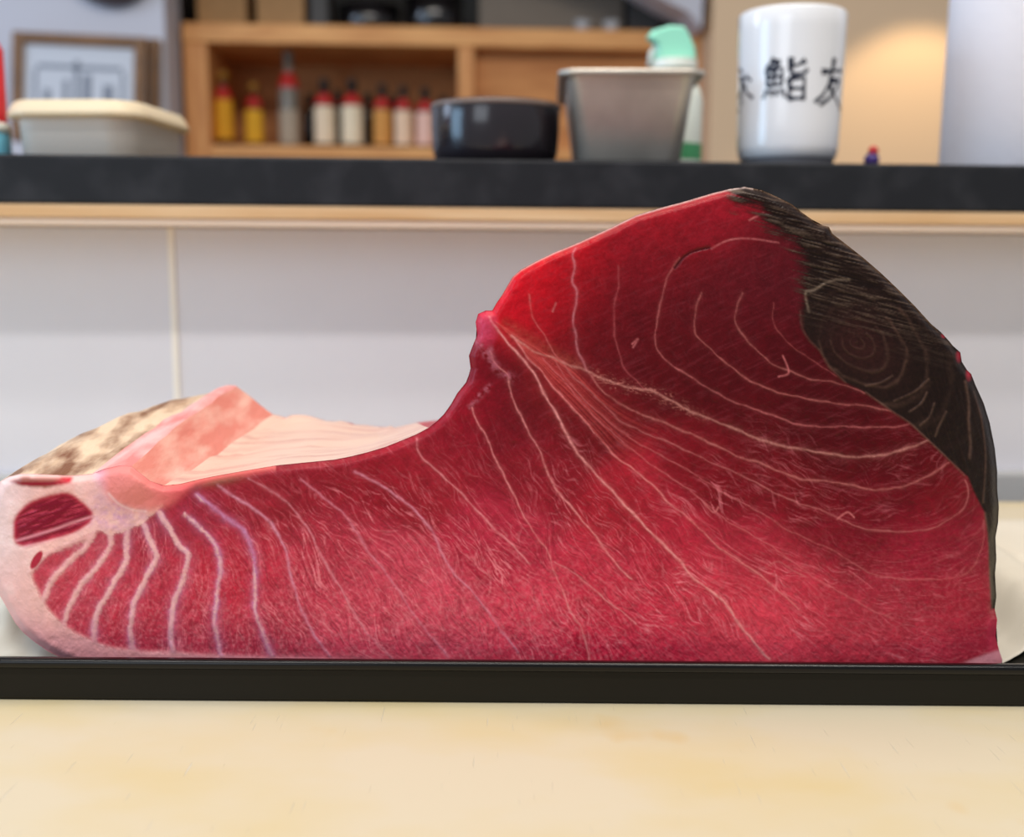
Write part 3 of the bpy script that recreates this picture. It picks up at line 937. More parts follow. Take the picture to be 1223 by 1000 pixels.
# sinews: name -> (points, half width px, strength, colour)
PK, PU, WH, RD = (232, 150, 150), (200, 140, 190), (236, 176, 170), (205, 80, 85)
FATC = (232, 172, 180)
SIN = {
    'L1a': ([(688, 297), (685, 306), (687, 320), (684, 335), (688, 348), (686, 369), (684, 384), (688, 401), (690, 415), (696, 430), (701, 443)], 1.7, .60, (225, 140, 150)),
    'L1b': ([(611, 401), (640, 420), (660, 428), (680, 437), (701, 443), (726, 454), (746, 461), (771, 467), (780, 468), (800, 478), (820, 488), (842, 498), (884, 516), (912, 526), (940, 533), (966, 539), (1000, 544), (1032, 545), (1068, 541), (1093, 533), (1109, 526)], 1.9, .75, (210, 140, 130)),
    'L2': ([(738, 318), (738, 343), (735, 362), (734, 391), (736, 412), (744, 438), (759, 454), (771, 465)], 1.3, .45, (190, 90, 95)),
    'L2b': ([(632, 352), (634, 372), (640, 388), (652, 404), (664, 424), (672, 432)], 1.4, .5, (220, 110, 110)),
    'L3': ([(812, 308), (798, 330), (792, 345), (787, 370), (784, 390), (784, 410), (790, 425), (810, 442), (847, 464), (880, 481), (908, 492), (948, 505), (976, 509), (998, 510), (1032, 511), (1068, 509), (1086, 506)], 1.3, .62, (205, 112, 112)),
    'L4': ([(838, 350), (832, 370), (830, 392), (837, 407), (867, 434), (900, 456), (935, 471), (960, 476), (997, 481), (1032, 485), (1064, 492)], 1.3, .62, (200, 112, 108)),
    'L5': ([(886, 350), (882, 360), (879, 380), (882, 392), (900, 415), (920, 434), (940, 442), (972, 453), (997, 457), (1032, 470)], 1.3, .6, (196, 112, 108)),
    'L6': ([(924, 362), (925, 385), (937, 405), (960, 425), (985, 440), (999, 449)], 1.1, .45, (180, 90, 90)),
    'M1': ([(701, 443), (709, 454), (718, 467), (734, 477), (754, 489), (767, 495), (810, 513), (830, 520), (856, 532), (884, 547), (908, 554), (932, 563), (960, 572), (998, 577), (1032, 583), (1057, 584), (1089, 578), (1111, 568), (1133, 553)], 1.6, .62, (206, 120, 116)),
    'M2': ([(673, 432), (683, 448), (693, 458), (714, 477), (740, 501), (757, 510), (771, 518), (810, 534), (840, 547), (880, 566), (910, 581), (948, 598), (970, 606), (998, 618), (1025, 629), (1068, 635), (1104, 634), (1129, 623), (1151, 605), (1157, 586), (1153, 574)], 1.3, .6, (204, 116, 116)),
    'N4': ([(662, 432), (690, 468), (722, 500), (754, 524), (776, 536), (824, 564), (844, 576), (878, 596), (906, 612), (937, 631), (960, 641), (996, 659), (1032, 681), (1068, 690), (1104, 693), (1140, 690), (1161, 677), (1174, 650), (1176, 622)], 1.2, .55, (206, 108, 110)),
    'N3': ([(648, 428), (681, 465), (705, 491), (734, 520), (760, 542), (788, 561), (810, 576), (840, 600), (868, 621), (900, 640), (948, 672), (990, 700), (1032, 724), (1068, 739)], 1.2, .55, (216, 112, 116)),
    'N2': ([(611, 401), (632, 428), (646, 442), (664, 467), (693, 497), (714, 520), (734, 545), (757, 562), (782, 581), (800, 601), (822, 620), (855, 650), (892, 676), (955, 727)], 1.4, .68, (228, 130, 130)),
    'N1': ([(584, 379), (589, 389), (603, 405), (626, 430), (638, 446), (646, 465), (658, 485), (671, 505), (681, 526), (692, 544), (709, 565), (729, 584), (748, 604), (782, 642), (810, 667), (824, 685), (846, 705), (863, 718), (881, 742), (918, 788)], 1.8, .85, (236, 150, 148)),
    'O1': ([(585, 420), (591, 436), (606, 448), (609, 465), (620, 491), (632, 518), (645, 542), (660, 576), (676, 598), (698, 626), (718, 649), (737, 674), (754, 692)], 1.5, .72, (232, 140, 140)),
    'O2': ([(564, 487), (570, 502), (580, 521), (592, 551), (602, 568), (614, 590), (628, 621), (639, 640), (653, 657), (662, 680), (673, 708), (684, 738), (695, 752), (705, 789)], 1.4, .66, (230, 136, 138)),
    'O2b': ([(662, 671), (687, 685), (701, 696), (723, 717), (740, 730), (760, 745)], 1.2, .55, PK),
    'O3': ([(497, 524), (502, 542), (529, 569), (562, 602), (592, 632), (616, 656), (631, 674)], 1.5, .68, (232, 140, 145)),
    'O4': ([(424, 565), (445, 574), (472, 590), (496, 611), (517, 638), (532, 668), (544, 686), (568, 713), (592, 743), (619, 779)], 1.9, .68, (222, 138, 158)),
    'O5': ([(360, 572), (382, 590), (410, 615), (424, 634), (439, 656), (460, 683), (490, 728), (514, 758), (535, 785)], 1.8, .66, (224, 134, 152)),
    'O6': ([(297, 571), (330, 590), (352, 612), (370, 635), (379, 652), (390, 675), (407, 705), (435, 750), (469, 788)], 1.8, .66, (226, 138, 150)),
    'O7': ([(260, 580), (287, 597), (315, 617), (332, 640), (342, 660), (350, 695), (360, 730), (375, 757), (395, 784)], 2.2, .72, (222, 146, 168)),
    'O8': ([(235, 592), (262, 612), (290, 632), (300, 655), (304, 685), (305, 712), (307, 735), (315, 760), (324, 784)], 2.8, .8, (206, 140, 182)),
    'O9': ([(220, 615), (245, 637), (260, 657), (264, 680), (259, 707), (256, 740), (261, 767), (266, 784)], 3.0, .82, (208, 146, 190)),
    'S0': ([(190, 612), (200, 630), (213, 650), (225, 664), (220, 690), (207, 720), (204, 750), (208, 784)], 3.2, .85, (212, 154, 192)),
    'S1': ([(167, 618), (177, 642), (185, 660), (185, 672), (172, 697), (160, 722), (155, 750), (160, 786)], 3.3, .85, (214, 150, 186)),
    'S2': ([(152, 625), (152, 655), (150, 672), (135, 697), (122, 720), (114, 744), (114, 778)], 3.4, .85, (216, 150, 180)),
    'S3': ([(131, 632), (130, 655), (112, 680), (97, 700), (84, 724), (72, 758)], 3.4, .88, (224, 154, 176)),
    'S4': ([(112, 638), (100, 655), (80, 672), (64, 692), (48, 726)], 3.6, .9, (226, 158, 176)),
    'S5': ([(104, 641), (75, 652), (54, 664), (36, 684)], 2.6, .9, (228, 158, 172)),
}
LINE_PTS, LINE_D, TAN = {}, {}, []
wob = np.random.default_rng(3)
for key, (pts, wd, st, colr) in SIN.items():
    p = catmull(pts, 0.7)
    ph = wob.random(4) * 6.28
    s = np.arange(len(p)) * 0.7
    t = np.gradient(p, axis=0)
    t /= np.linalg.norm(t, axis=1)[:, None] + 1e-9
    off = 0.9 * np.sin(s / 17 + ph[0]) + 0.45 * np.sin(s / 6.3 + ph[1]) + 0.25 * np.sin(s / 2.7 + ph[2])
    p = p + np.stack([-t[:, 1], t[:, 0]], 1) * off[:, None]
    LINE_PTS[key] = p
    LINE_D[key] = splat_dist(p, 14)
    TAN.append(np.concatenate([p[::8], t[::8]], 1))
TAN = np.concatenate(TAN)

# base flesh colour field from measured places; light glowing through the top edge included
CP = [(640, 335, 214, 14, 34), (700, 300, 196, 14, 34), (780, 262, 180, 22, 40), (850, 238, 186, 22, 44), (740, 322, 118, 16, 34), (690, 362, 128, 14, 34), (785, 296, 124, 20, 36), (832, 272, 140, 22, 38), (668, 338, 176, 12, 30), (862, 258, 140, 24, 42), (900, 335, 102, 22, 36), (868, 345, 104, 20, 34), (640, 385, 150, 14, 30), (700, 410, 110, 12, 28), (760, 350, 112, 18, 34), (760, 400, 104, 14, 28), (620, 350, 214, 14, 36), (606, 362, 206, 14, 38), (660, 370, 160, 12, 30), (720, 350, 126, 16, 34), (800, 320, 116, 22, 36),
      (760, 300, 150, 20, 38), (860, 280, 128, 24, 40), (900, 300, 108, 24, 38), (840, 380, 104, 18, 32), (900, 400, 96, 12, 26), (930, 330, 100, 26, 40), (720, 420, 104, 12, 26), (800, 420, 98, 11, 22), (860, 440, 92, 8, 20),
      (950, 430, 88, 8, 20), (1000, 470, 82, 6, 16), (900, 500, 98, 8, 22), (1000, 525, 92, 6, 20), (1080, 530, 95, 6, 20), (1100, 560, 106, 10, 26), (1000, 560, 102, 7, 21), (1050, 610, 120, 12, 30),
      (1130, 600, 122, 14, 34), (960, 600, 120, 12, 30), (900, 580, 120, 14, 32), (850, 560, 130, 20, 38), (1000, 640, 130, 18, 38), (1100, 660, 137, 20, 40), (1160, 650, 132, 18, 40), (1060, 720, 152, 36, 52),
      (1150, 720, 152, 26, 46), (1150, 765, 168, 45, 62), (1050, 770, 174, 48, 62), (950, 700, 166, 40, 55), (900, 650, 152, 30, 46), (850, 700, 172, 42, 58), (900, 760, 180, 50, 64), (800, 640, 162, 30, 48),
      (750, 600, 156, 28, 46), (720, 700, 168, 36, 55), (780, 770, 167, 32, 52), (700, 775, 162, 18, 44), (640, 740, 178, 48, 68), (600, 650, 160, 34, 54), (640, 560, 136, 22, 40), (600, 500, 118, 16, 36),
      (590, 450, 112, 18, 36), (640, 480, 108, 14, 30), (700, 500, 122, 22, 34), (665, 452, 146, 30, 36), (540, 520, 140, 22, 42), (556, 470, 156, 14, 40), (500, 560, 152, 30, 48), (450, 560, 146, 20, 40), (400, 580, 140, 25, 42),
      (350, 580, 140, 28, 45), (300, 590, 150, 32, 50), (250, 610, 156, 35, 52), (400, 650, 160, 42, 58), (450, 700, 172, 55, 72), (520, 740, 174, 58, 75), (350, 720, 172, 50, 68), (400, 760, 174, 58, 75),
      (300, 680, 176, 42, 60), (250, 690, 188, 40, 58), (200, 700, 178, 50, 70), (150, 700, 188, 50, 68), (100, 710, 178, 50, 68), (60, 690, 188, 60, 75), (240, 760, 168, 48, 66), (330, 770, 174, 52, 70), (60, 620, 150, 18, 45), (180, 640, 160, 34, 52)]
CPa = np.array(CP, float)
_lean = CPa[:, 2] < 132
CPa[:, 2] -= np.where(_lean, 14, 0)
CPa[:, 3] *= np.where(_lean, 0.55, 0.9)
CPa[:, 4] *= np.where(_lean, 0.62, 0.88)
_k = np.clip((CPa[:, 1] - 550) / 130, 0, 1.7)  # lower flesh lifted: fattier meat, with bounced light put into the colour
_k = _k * np.where(CPa[:, 0] > 980, 0.35, np.where(CPa[:, 0] < 380, 0.45, 1.0))
CPa[:, 2] += 22 * _k
CPa[:, 3] += 10 * _k
CPa[:, 4] += 12 * _k
CPa[:, 4] += np.where(CPa[:, 1] > 600, 5, 0)
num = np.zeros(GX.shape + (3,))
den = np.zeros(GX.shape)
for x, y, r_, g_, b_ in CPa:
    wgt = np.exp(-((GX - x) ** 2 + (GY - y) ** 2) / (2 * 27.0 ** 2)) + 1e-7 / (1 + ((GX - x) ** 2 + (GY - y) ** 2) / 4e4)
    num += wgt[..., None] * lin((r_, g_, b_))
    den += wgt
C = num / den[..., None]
REL = np.zeros(GX.shape)  # relief in mm towards the viewer


def mix(C, c, f):
    return C * (1 - f[..., None]) + np.asarray(c) * f[..., None]


# grain
n1 = fbm(GX / 9, GY / 9, 21)
n2 = fbm(GX / 2.6, GY / 2.6, 31, 3)
n3 = fbm(GX / 40, GY / 40, 41)
C = C * (0.80 + 0.40 * n1)[..., None] * (0.86 + 0.28 * n2)[..., None] * (0.9 + 0.2 * n3)[..., None]

# diagonal muscle fibres (thin streaks) over the lean upper loin
rt = lambda a: (GX * math.cos(a) + GY * math.sin(a), -GX * math.sin(a) + GY * math.cos(a))
ua, va = rt(math.radians(-24))
fib = fbm(ua / 22, va / 2.2, 51, 3)
wl = sstep(560, 680, GX) * (1 - sstep(560, 640, GY))
C = mix(C, lin((150, 60, 72)), np.clip(fib - 0.58, 0, 1) * 0.6 * wl)
REL += 0.03 * (fib - 0.5) * wl
# pale marbling: fine threads that run along the muscle grain (line integral of noise along the fibre direction)
cxs, cys = np.arange(-16, 1215, 12.0), np.arange(219, 832, 12.0)
CXg, CYg = np.meshgrid(cxs, cys)
tan_a = np.arctan2(TAN[:, 3], TAN[:, 2]) * 2
wgt = np.exp(-((CXg[..., None] - TAN[:, 0]) ** 2 + (CYg[..., None] - TAN[:, 1]) ** 2) / (2 * 40.0 ** 2)) + 1e-9
d_c, d_s = (wgt * np.cos(tan_a)).sum(-1), (wgt * np.sin(tan_a)).sum(-1)
_n = np.hypot(d_c, d_s) + 1e-12
d_c, d_s = d_c / _n, d_s / _n


def samp(img, ix, iy):
    ix, iy = np.clip(ix, 0, img.shape[1] - 1.001), np.clip(iy, 0, img.shape[0] - 1.001)
    x0, y0 = ix.astype(int), iy.astype(int)
    fx, fy = ix - x0, iy - y0
    return (img[y0, x0] * (1 - fx) + img[y0, x0 + 1] * fx) * (1 - fy) + (img[y0 + 1, x0] * (1 - fx) + img[y0 + 1, x0 + 1] * fx) * fy


FANG = 0.5 * np.arctan2(samp(d_s, (GX + 16) / 12, (GY - 219) / 12), samp(d_c, (GX + 16) / 12, (GY - 219) / 12))


def lic(seed, turb, tsc, half, soft):
    th = FANG + turb * 2 * (fbm(GX / tsc, GY / tsc, seed, 3) - 0.5) * 2
    vx, vy = np.cos(th), np.sin(th)
    nz_ = np.random.default_rng(seed).random(GX.shape)
    for _ in range(soft):
        nz_ = (nz_ + np.roll(nz_, 1, 0) + np.roll(nz_, 1, 1) + np.roll(np.roll(nz_, 1, 0), 1, 1)) / 4
    acc = nz_.copy()
    for sg in (1, -1):
        ix, iy = (GX - gx[0]) / S, (GY - gy[0]) / S
        for _ in range(half):
            lx, ly = samp(vx, ix, iy), samp(vy, ix, iy)
            ix, iy = ix + sg * 0.9 * lx, iy + sg * 0.9 * ly
            acc += samp(nz_, ix, iy)
    acc -= acc.mean()
    return acc / acc.std()


lowz = sstep(470, 700, GY) * np.clip(1.30 - np.abs(GX - 540) / 640, 0.25, 1)
f1 = lic(301, 0.55, 16, 11, 0)
f2 = lic(302, 0.9, 22, 9, 1)
f3 = lic(303, 0.25, 40, 22, 0)
patch = np.clip(fbm(GX / 46, GY / 46, 305, 3) * 2.2 - 0.5, 0.15, 1.2)
fatw = np.clip(f1 - 0.35, 0, 2.4) * 0.24 * patch + np.clip(f2 - 0.9, 0, 2.4) * 0.30 * patch + np.clip(f3 - 1.1, 0, 2) * 0.16
fatw = np.clip(fatw * (0.10 + 0.95 * lowz), 0, 0.8)
fatw = fatw * (1 - 0.75 * sstep(0, 1, (520 - GY) / 60))
grain_low = np.clip(fbm(GX / 3.0, GY / 3.0, 61, 3) - 0.45, 0, 1) * 1.3 * sstep(600, 740, GY) * (1 - 0.65 * sstep(620, 860, GX))
C = C * (1 - 0.16 * np.clip(-f1, 0, 2) * lowz)[..., None]
C = mix(C, lin((234, 128, 138)), np.clip(fatw * 1.1 + grain_low * 0.8, 0, 0.8))
REL += 0.07 * fatw

# bundle of reddish strands running from the knob at the notch
bundle = np.zeros(GX.shape)
rg = np.random.default_rng(5)
A, Bq = catmull(SIN['N2'][0][:8], 1.0), catmull([(590, 383), (615, 398), (650, 418), (684, 438), (715, 468), (750, 492), (790, 508)], 1.0)
for k in range(15):
    f = (k + 0.5) / 15 + rg.normal(0, 0.02)
    m = min(len(A), len(Bq))
    ia = np.linspace(0, len(A) - 1, m).astype(int)
    ib = np.linspace(0, len(Bq) - 1, m).astype(int)
    p = A[ia] * (1 - f) + Bq[ib] * f
    d = splat_dist(p, 6)
    env = 1 - sstep(640, 790, GX) * 0.8
    amp = rg.uniform(0.25, 0.6)
    g = np.exp(-(d / 1.1) ** 2) * amp * env
    bundle = np.maximum(bundle, g)
C = mix(C, lin((214, 84, 80)), bundle)
REL += 0.35 * bundle
tan = splat_dist(catmull([(604, 386), (630, 402), (660, 420), (690, 436)], 1.0), 14)
C = mix(C, lin((150, 70, 56)), np.exp(-(tan / 6.5) ** 2) * 0.6 * n2)

# sinews
SNZ = 0.30 + 0.75 * fbm(GX / 3.0, GY / 3.0, 71, 2) + 0.75 * (fbm(GX / 22, GY / 22, 72, 2) - 0.3)
SN2 = fbm(GX / 12, GY / 12, 73, 3)
for key, (pts, wd, st, colr) in SIN.items():
    d = LINE_D[key]
    nn = SNZ
    fan_line = key[0] == 'S' or key in ('O8', 'O9')
    wv_ = wd * (0.80 if not fan_line else 1.0) * (0.55 + 0.9 * SN2)
    core = np.exp(-(d / wv_) ** 2) * np.clip(st * nn * (0.78 if key[0] in 'LM' or key in ('N3', 'N4') else 0.95), 0, 1)
    halo = np.exp(-(d / (wd * 3.0)) ** 2) * (0.10 if not fan_line else 0.3) * st * SN2 * 1.4
    C = mix(C, lin(colr) * 0.8, np.clip(halo, 0, 1))
    C = mix(C, lin(colr), core)
    REL += 0.15 * core
# grainy pale scatter along the main septum
d = LINE_D['L1b']
sc_ = np.exp(-(d / 7) ** 2) * np.clip(fbm(GX / 3, GY / 1.6, 81, 2) - 0.55, 0, 1) * 3 * sstep(690, 720, GX) * (1 - sstep(800, 860, GX))
C = mix(C, lin((214, 130, 120)), np.clip(sc_ * 0.6, 0, 0.45))

# crack near the top of the loin, small pale nicks
d = splat_dist(catmull([(806, 320), (817, 307), (830, 300), (847, 296)], 0.7), 8)
C = mix(C, lin((60, 4, 14)), np.exp(-(d / 1.8) ** 2) * 0.8)
REL -= 0.6 * np.exp(-(d / 1.8) ** 2)
for pts in ([(850, 297), (870, 287), (895, 285), (930, 290)], [(756, 415), (762, 405), (755, 411)], [(895, 263), (912, 254)],
            [(935, 425), (942, 445), (930, 450)], [(1000, 620), (1012, 612), (1020, 618)], [(918, 676), (930, 671), (946, 681), (962, 689)], [(840, 600), (852, 612), (858, 606)],
            [(664, 362), (660, 372)]):
    d = splat_dist(catmull(pts, 0.7), 8)
    C = mix(C, lin((205, 110, 112)), np.exp(-(d / 1.1) ** 2) * 0.7 * SNZ)

# knob of torn pink tissue at the notch
kd = np.hypot((GX - 580) / 15, (GY - 391) / 24)
C = mix(C, lin((206, 70, 104)), np.clip(1.2 - kd, 0, 1) * (0.5 + 0.6 * n2))
for pts, wd in (([(584, 418), (590, 435), (600, 445), (612, 452)], 3.0), ([(562, 486), (575, 470), (586, 462)], 2.2), ([(566, 405), (574, 414), (580, 424)], 2.4)):
    d = splat_dist(catmull(pts, 0.7), 10)
    C = mix(C, lin((176, 92, 108)), np.clip(np.exp(-(d / (wd * 1.6)) ** 2) * 2.2 * (fbm(GX / 4, GY / 4, 77, 3) - 0.32), 0, 0.7))
    REL += 0.4 * np.exp(-(d / wd) ** 2) * n2

# --- fat rim on the belly side, lobes rounded
FB = catmull([(120, 632), (100, 640), (74, 652), (50, 662), (38, 676), (37, 690), (43, 704), (52, 722), (62, 735), (78, 750), (100, 762), (125, 773), (150, 777), (178, 780), (205, 780), (232, 783), (262, 785), (325, 788), (400, 791), (470, 796)], 1.0)
rim_poly = [(-30, 560), (110, 560), (124, 570), (160, 606), (190, 596), (196, 604), (186, 613), (175, 622), (150, 634), (128, 640)] + [tuple(p) for p in FB] + [(470, 830), (-30, 830)]
FATM = inpoly(GX, GY, rim_poly)
dF = splat_dist(FB, 20)
def blur(a, r):
    a = a.astype(float)
    k = max(1, int(r / S))
    for _ in range(2):
        for ax in (0, 1):
            c_ = np.cumsum(np.pad(a, [(k + 1, k) if x == ax else (0, 0) for x in (0, 1)], mode='edge'), axis=ax)
            a = (np.take(c_, np.arange(2 * k + 1, c_.shape[ax]), ax) - np.take(c_, np.arange(0, c_.shape[ax] - 2 * k - 1), ax)) / (2 * k + 1)
    return a


FATM = blur(FATM, 4) + 0.34 * (fbm(GX / 7, GY / 7, 97, 3) - 0.5) + 0.3 * (fbm(GX / 2.5, GY / 2.5, 98, 2) - 0.5) * (GX > 100) > 0.5
FATS = blur(FATM, 2.2)
sF = np.where(FATM, 0, dF)  # 0 in the fat, growing into the flesh
fan = inpoly(GX, GY, [(-20, 560), (235, 590), (262, 620), (300, 660), (330, 800), (-20, 800)])
lob = np.minimum(sF, 12)
for key in ('S0', 'S1', 'S2', 'S3', 'S4', 'S5', 'O9', 'O8'):
    dd = np.clip(LINE_D[key] - SIN[key][1] * (0.95 if key[0] == 'S' else 0.5), -2, 12)
    k = 9.0
    h = np.clip(0.5 + 0.5 * (dd - lob) / k, 0, 1)
    lob = dd * (1 - h) + lob * h - k * h * (1 - h)
fatf = (1 - sstep(-2.5, 1.6, lob + 0.6 * (n2 - 0.5) * 6)) * fan
fat_soft = np.maximum(fatf, np.where(FATM, 1.0, np.exp(-(sF / 3.0) ** 2) * (0.5 + n2)))
fat_soft = np.clip(fat_soft, 0, 1)
fatcol = mix(np.ones(GX.shape + (3,)) * lin((246, 190, 182)), lin((224, 146, 152)), sstep(715, 780, GY) * 0.8)
fatcol = mix(fatcol, lin((240, 205, 200)), (1 - sstep(0, 60, GX)) * (1 - sstep(640, 720, GY)))
hub = np.exp(-(((GX - 142) / 38) ** 2 + ((GY - 612) / 24) ** 2))
web = fbm(GX / 6, GY / 6, 91, 3)
fatcol = mix(fatcol, lin((206, 150, 186)), hub * np.clip(web * 1.6 - 0.3, 0, 1))
fatcol = fatcol * (0.86 + 0.28 * fbm(GX / 12, GY / 12, 95, 3))[..., None]
keepline = fan & ~FATM
C = mix(C, fatcol, np.maximum(FATS, fat_soft * np.where(keepline, 0.72, 1.0)))
REL += 0.3 * blur(fat_soft, 2)
# bottom pale edge further along
pb = np.exp(-((790 - GY) / 7.0) ** 2) * (1 - sstep(330, 520, GX)) * 0.7
C = mix(C, lin((222, 140, 155)), np.clip(pb, 0, 1))

# oval muscle pocket
OVAL = [(16, 632), (18, 618), (32, 602), (57, 592), (82, 589), (100, 601), (111, 613), (106, 626), (86, 638), (56, 647), (31, 653), (18, 648)]
ovp = [tuple(p) for p in catmull(OVAL + [OVAL[0]], 2.0)]
OVM = inpoly(GX, GY, ovp)
dO = splat_dist(np.array(ovp), 12)
uo, vo = rt(math.radians(-18))
st_ = fbm(uo / 14, vo / 2.4, 101, 3)
oc = mix(np.ones(GX.shape + (3,)) * lin((128, 14, 40)), lin((196, 62, 84)), np.clip((st_ - 0.48) * 2.6, 0, 1))
oc = mix(oc, lin((188, 44, 66)), np.exp(-(dO / 4.0) ** 2))
for pts, wd in (([(20, 646), (60, 634), (88, 624), (110, 617)], 1.9), ([(30, 653), (62, 646), (90, 638), (106, 628)], 2.0)):
    d = splat_dist(catmull(pts, 0.7), 8)
    oc = mix(oc, lin((226, 140, 152)), np.exp(-(d / wd) ** 2) * 0.9)
OVS = blur(OVM, 2.0)
C = mix(C, oc, OVS)
REL -= 0.8 * blur(OVM, 5) * (0.6 + 0.8 * st_)
SLV = [(10, 575), (27, 570), (62, 571), (88, 569), (84, 577), (55, 583), (27, 581)]
SLM = inpoly(GX, GY, SLV)
sl_c = mix(np.ones(GX.shape + (3,)) * lin((150, 88, 76)), lin((140, 16, 34)), np.exp(-((GY - 578 + 0.02 * (GX - 50)) / 3.0) ** 2))
C = mix(C, mix(sl_c, lin((206, 40, 58)), sstep(60, 84, GX)), blur(SLM, 2.0))
# small first lobe
lobe = np.hypot((GX - 44 - (668 - GY) * 0.5) / 5.2, (GY - 669) / 10.5)
C = mix(C, lin((176, 40, 60)), np.clip((1.15 - lobe) * 4, 0, 1))

# smooth pink lump (cut end of the belly wall)
NOD = [(112, 566), (125, 558), (143, 552), (160, 552), (168, 562), (182, 573), (200, 577), (236, 571), (222, 588), (206, 602), (182, 611), (158, 609), (136, 600), (120, 584)]
NODM = inpoly(GX, GY, NOD)
dN = splat_dist(poly_dense(NOD, 1.0), 14)
nc = mix(np.ones(GX.shape + (3,)) * lin((236, 138, 132)), lin((222, 92, 98)), sstep(165, 225, GX))
nc = mix(nc, lin((232, 170, 186)), (1 - sstep(112, 134, GX)))
nf = blur(NODM, 4)
C = mix(C, nc, nf)
d = splat_dist(catmull([(130, 590), (142, 602), (158, 609), (174, 611)], 0.7), 8)
C = mix(C, lin((246, 206, 206)), np.exp(-(d / 1.6) ** 2) * 0.6)  # highlight on the lump's lower edge, put into the colour
NODE_B = np.exp(-(((GX - 158) / 36) ** 2 + ((GY - 578) / 26) ** 2)) 
# brown membrane stain at the edge
bs = np.exp(-((DOUT - 7) / 6) ** 2) * np.exp(-((GX - 262) / 34) ** 2) * (GY < 600)
C = mix(C, lin((120, 74, 50)), bs * 0.7)
# pale translucent upper edge of the belly meat
ed = np.exp(-(DOUT / 4.0) ** 2) * ((GX > 195) & (GX < 330) & (GY < 640))
C = mix(C, lin((236, 120, 112)), ed * 0.8)

# --- dark bloodline
DK = [(868, 222), (872, 236), (880, 246), (905, 254), (914, 270), (932, 282), (946, 290), (955, 310), (957, 330), (957, 355), (956, 375), (958, 392), (966, 406), (979, 419), (990, 438), (1008, 456), (1034, 469),
      (1065, 491), (1086, 505), (1109, 526), (1133, 549), (1156, 570), (1162, 585), (1176, 613), (1180, 641), (1182, 690), (1184, 727), (1210, 727), (1210, 420), (1000, 200), (868, 200)]
DKM = inpoly(GX, GY, DK)
dK = splat_dist(np.concatenate([np.linspace(a_, b_, 24) for a_, b_ in zip(np.array(DK[:26], float), np.array(DK[1:27], float))]), 18)
sK = np.where(DKM, dK, -dK)
soft = 2.0 + 9.0 * (1 - sstep(330, 420, GY))
# streaky, fibrous boundary on the upper part
ud, vd = rt(math.radians(14))
fd = fbm(ud / 26, vd / 2.0, 111, 3)
df = sstep(-1, 1, (sK + (fd - 0.5) * 26 * (1 - sstep(320, 400, GY))) / soft)
cx_, cy_ = 1022, 408
ca, sa = math.cos(math.radians(38)), math.sin(math.radians(38))
ex, ey = (GX - cx_) * ca + (GY - cy_) * sa, -(GX - cx_) * sa + (GY - cy_) * ca
er = np.hypot(ex / np.where(ex > 0, 1.45, 1.0), ey * 1.08) + 3.0 * (fbm(GX / 16, GY / 16, 121) - 0.5)
ring = 0.5 + 0.5 * np.cos(np.sqrt(np.clip(er, 0, None)) * 4.6 + 2.2 * (fbm(GX / 20, GY / 20, 122, 2) - 0.5))
ringw = np.clip(ring, 0, 1) ** 9
dk = np.ones(GX.shape + (3,)) * lin((32, 18, 14))
dk = mix(dk, lin((52, 23, 21)), np.exp(-(er / 36) ** 2) * 0.9)
hi = np.clip((fd - 0.50) * 3.2, 0, 1) * (1 - sstep(330, 400, GY - 0.35 * (GX - 960)))
dk = mix(dk, lin((112, 92, 78)), hi * 0.5)
lowstr = np.clip((0.46 - fd) * 4, 0, 1) * (1 - sstep(330, 400, GY - 0.35 * (GX - 960)))
dk = mix(dk, lin((22, 11, 9)), lowstr * 0.8)
ang = np.arctan2(ey, ex)
rfade = np.clip(1.1 - er / 120, 0, 1) * (0.25 + 0.75 * (np.cos(ang - 0.6) > -0.35)) * (0.3 + 1.0 * fbm(GX / 7, GY / 7, 131, 2))
dk = mix(dk, lin((100, 72, 60)), np.clip(ringw * rfade * 0.6, 0, 0.42) * (0.4 + 0.6 * sstep(20, 60, er)) * sstep(300, 360, GY))
ug, vg = rt(math.radians(72))
fe = fbm(ug / 20, vg / 2.0, 141, 3)
lowr = sstep(1060, 1120, GX)
dk = mix(dk, lin((52, 33, 26)), np.clip((fe - 0.52) * 2.6, 0, 1) * lowr * 0.8)
dk = mix(dk, lin((20, 11, 9)), lowr * 0.4)
dk = dk * (0.66 + 0.68 * fbm(GX / 3.0, GY / 3.0, 151, 3))[..., None]
d = splat_dist(catmull([(966, 372), (962, 350), (973, 346), (986, 338), (1000, 334), (1014, 334)], 0.7), 8)
dk = mix(dk, lin((150, 128, 110)), np.exp(-(d / 1.6) ** 2) * 0.45 * SNZ)
C = mix(C, dk, np.clip(df, 0, 1))
REL += np.clip(df, 0, 1) * (0.5 * (fd - 0.5) * (1 - sstep(330, 420, GY)) * 2.0 + 0.30 * ringw * rfade + 0.35 * (fe - 0.5) * lowr)
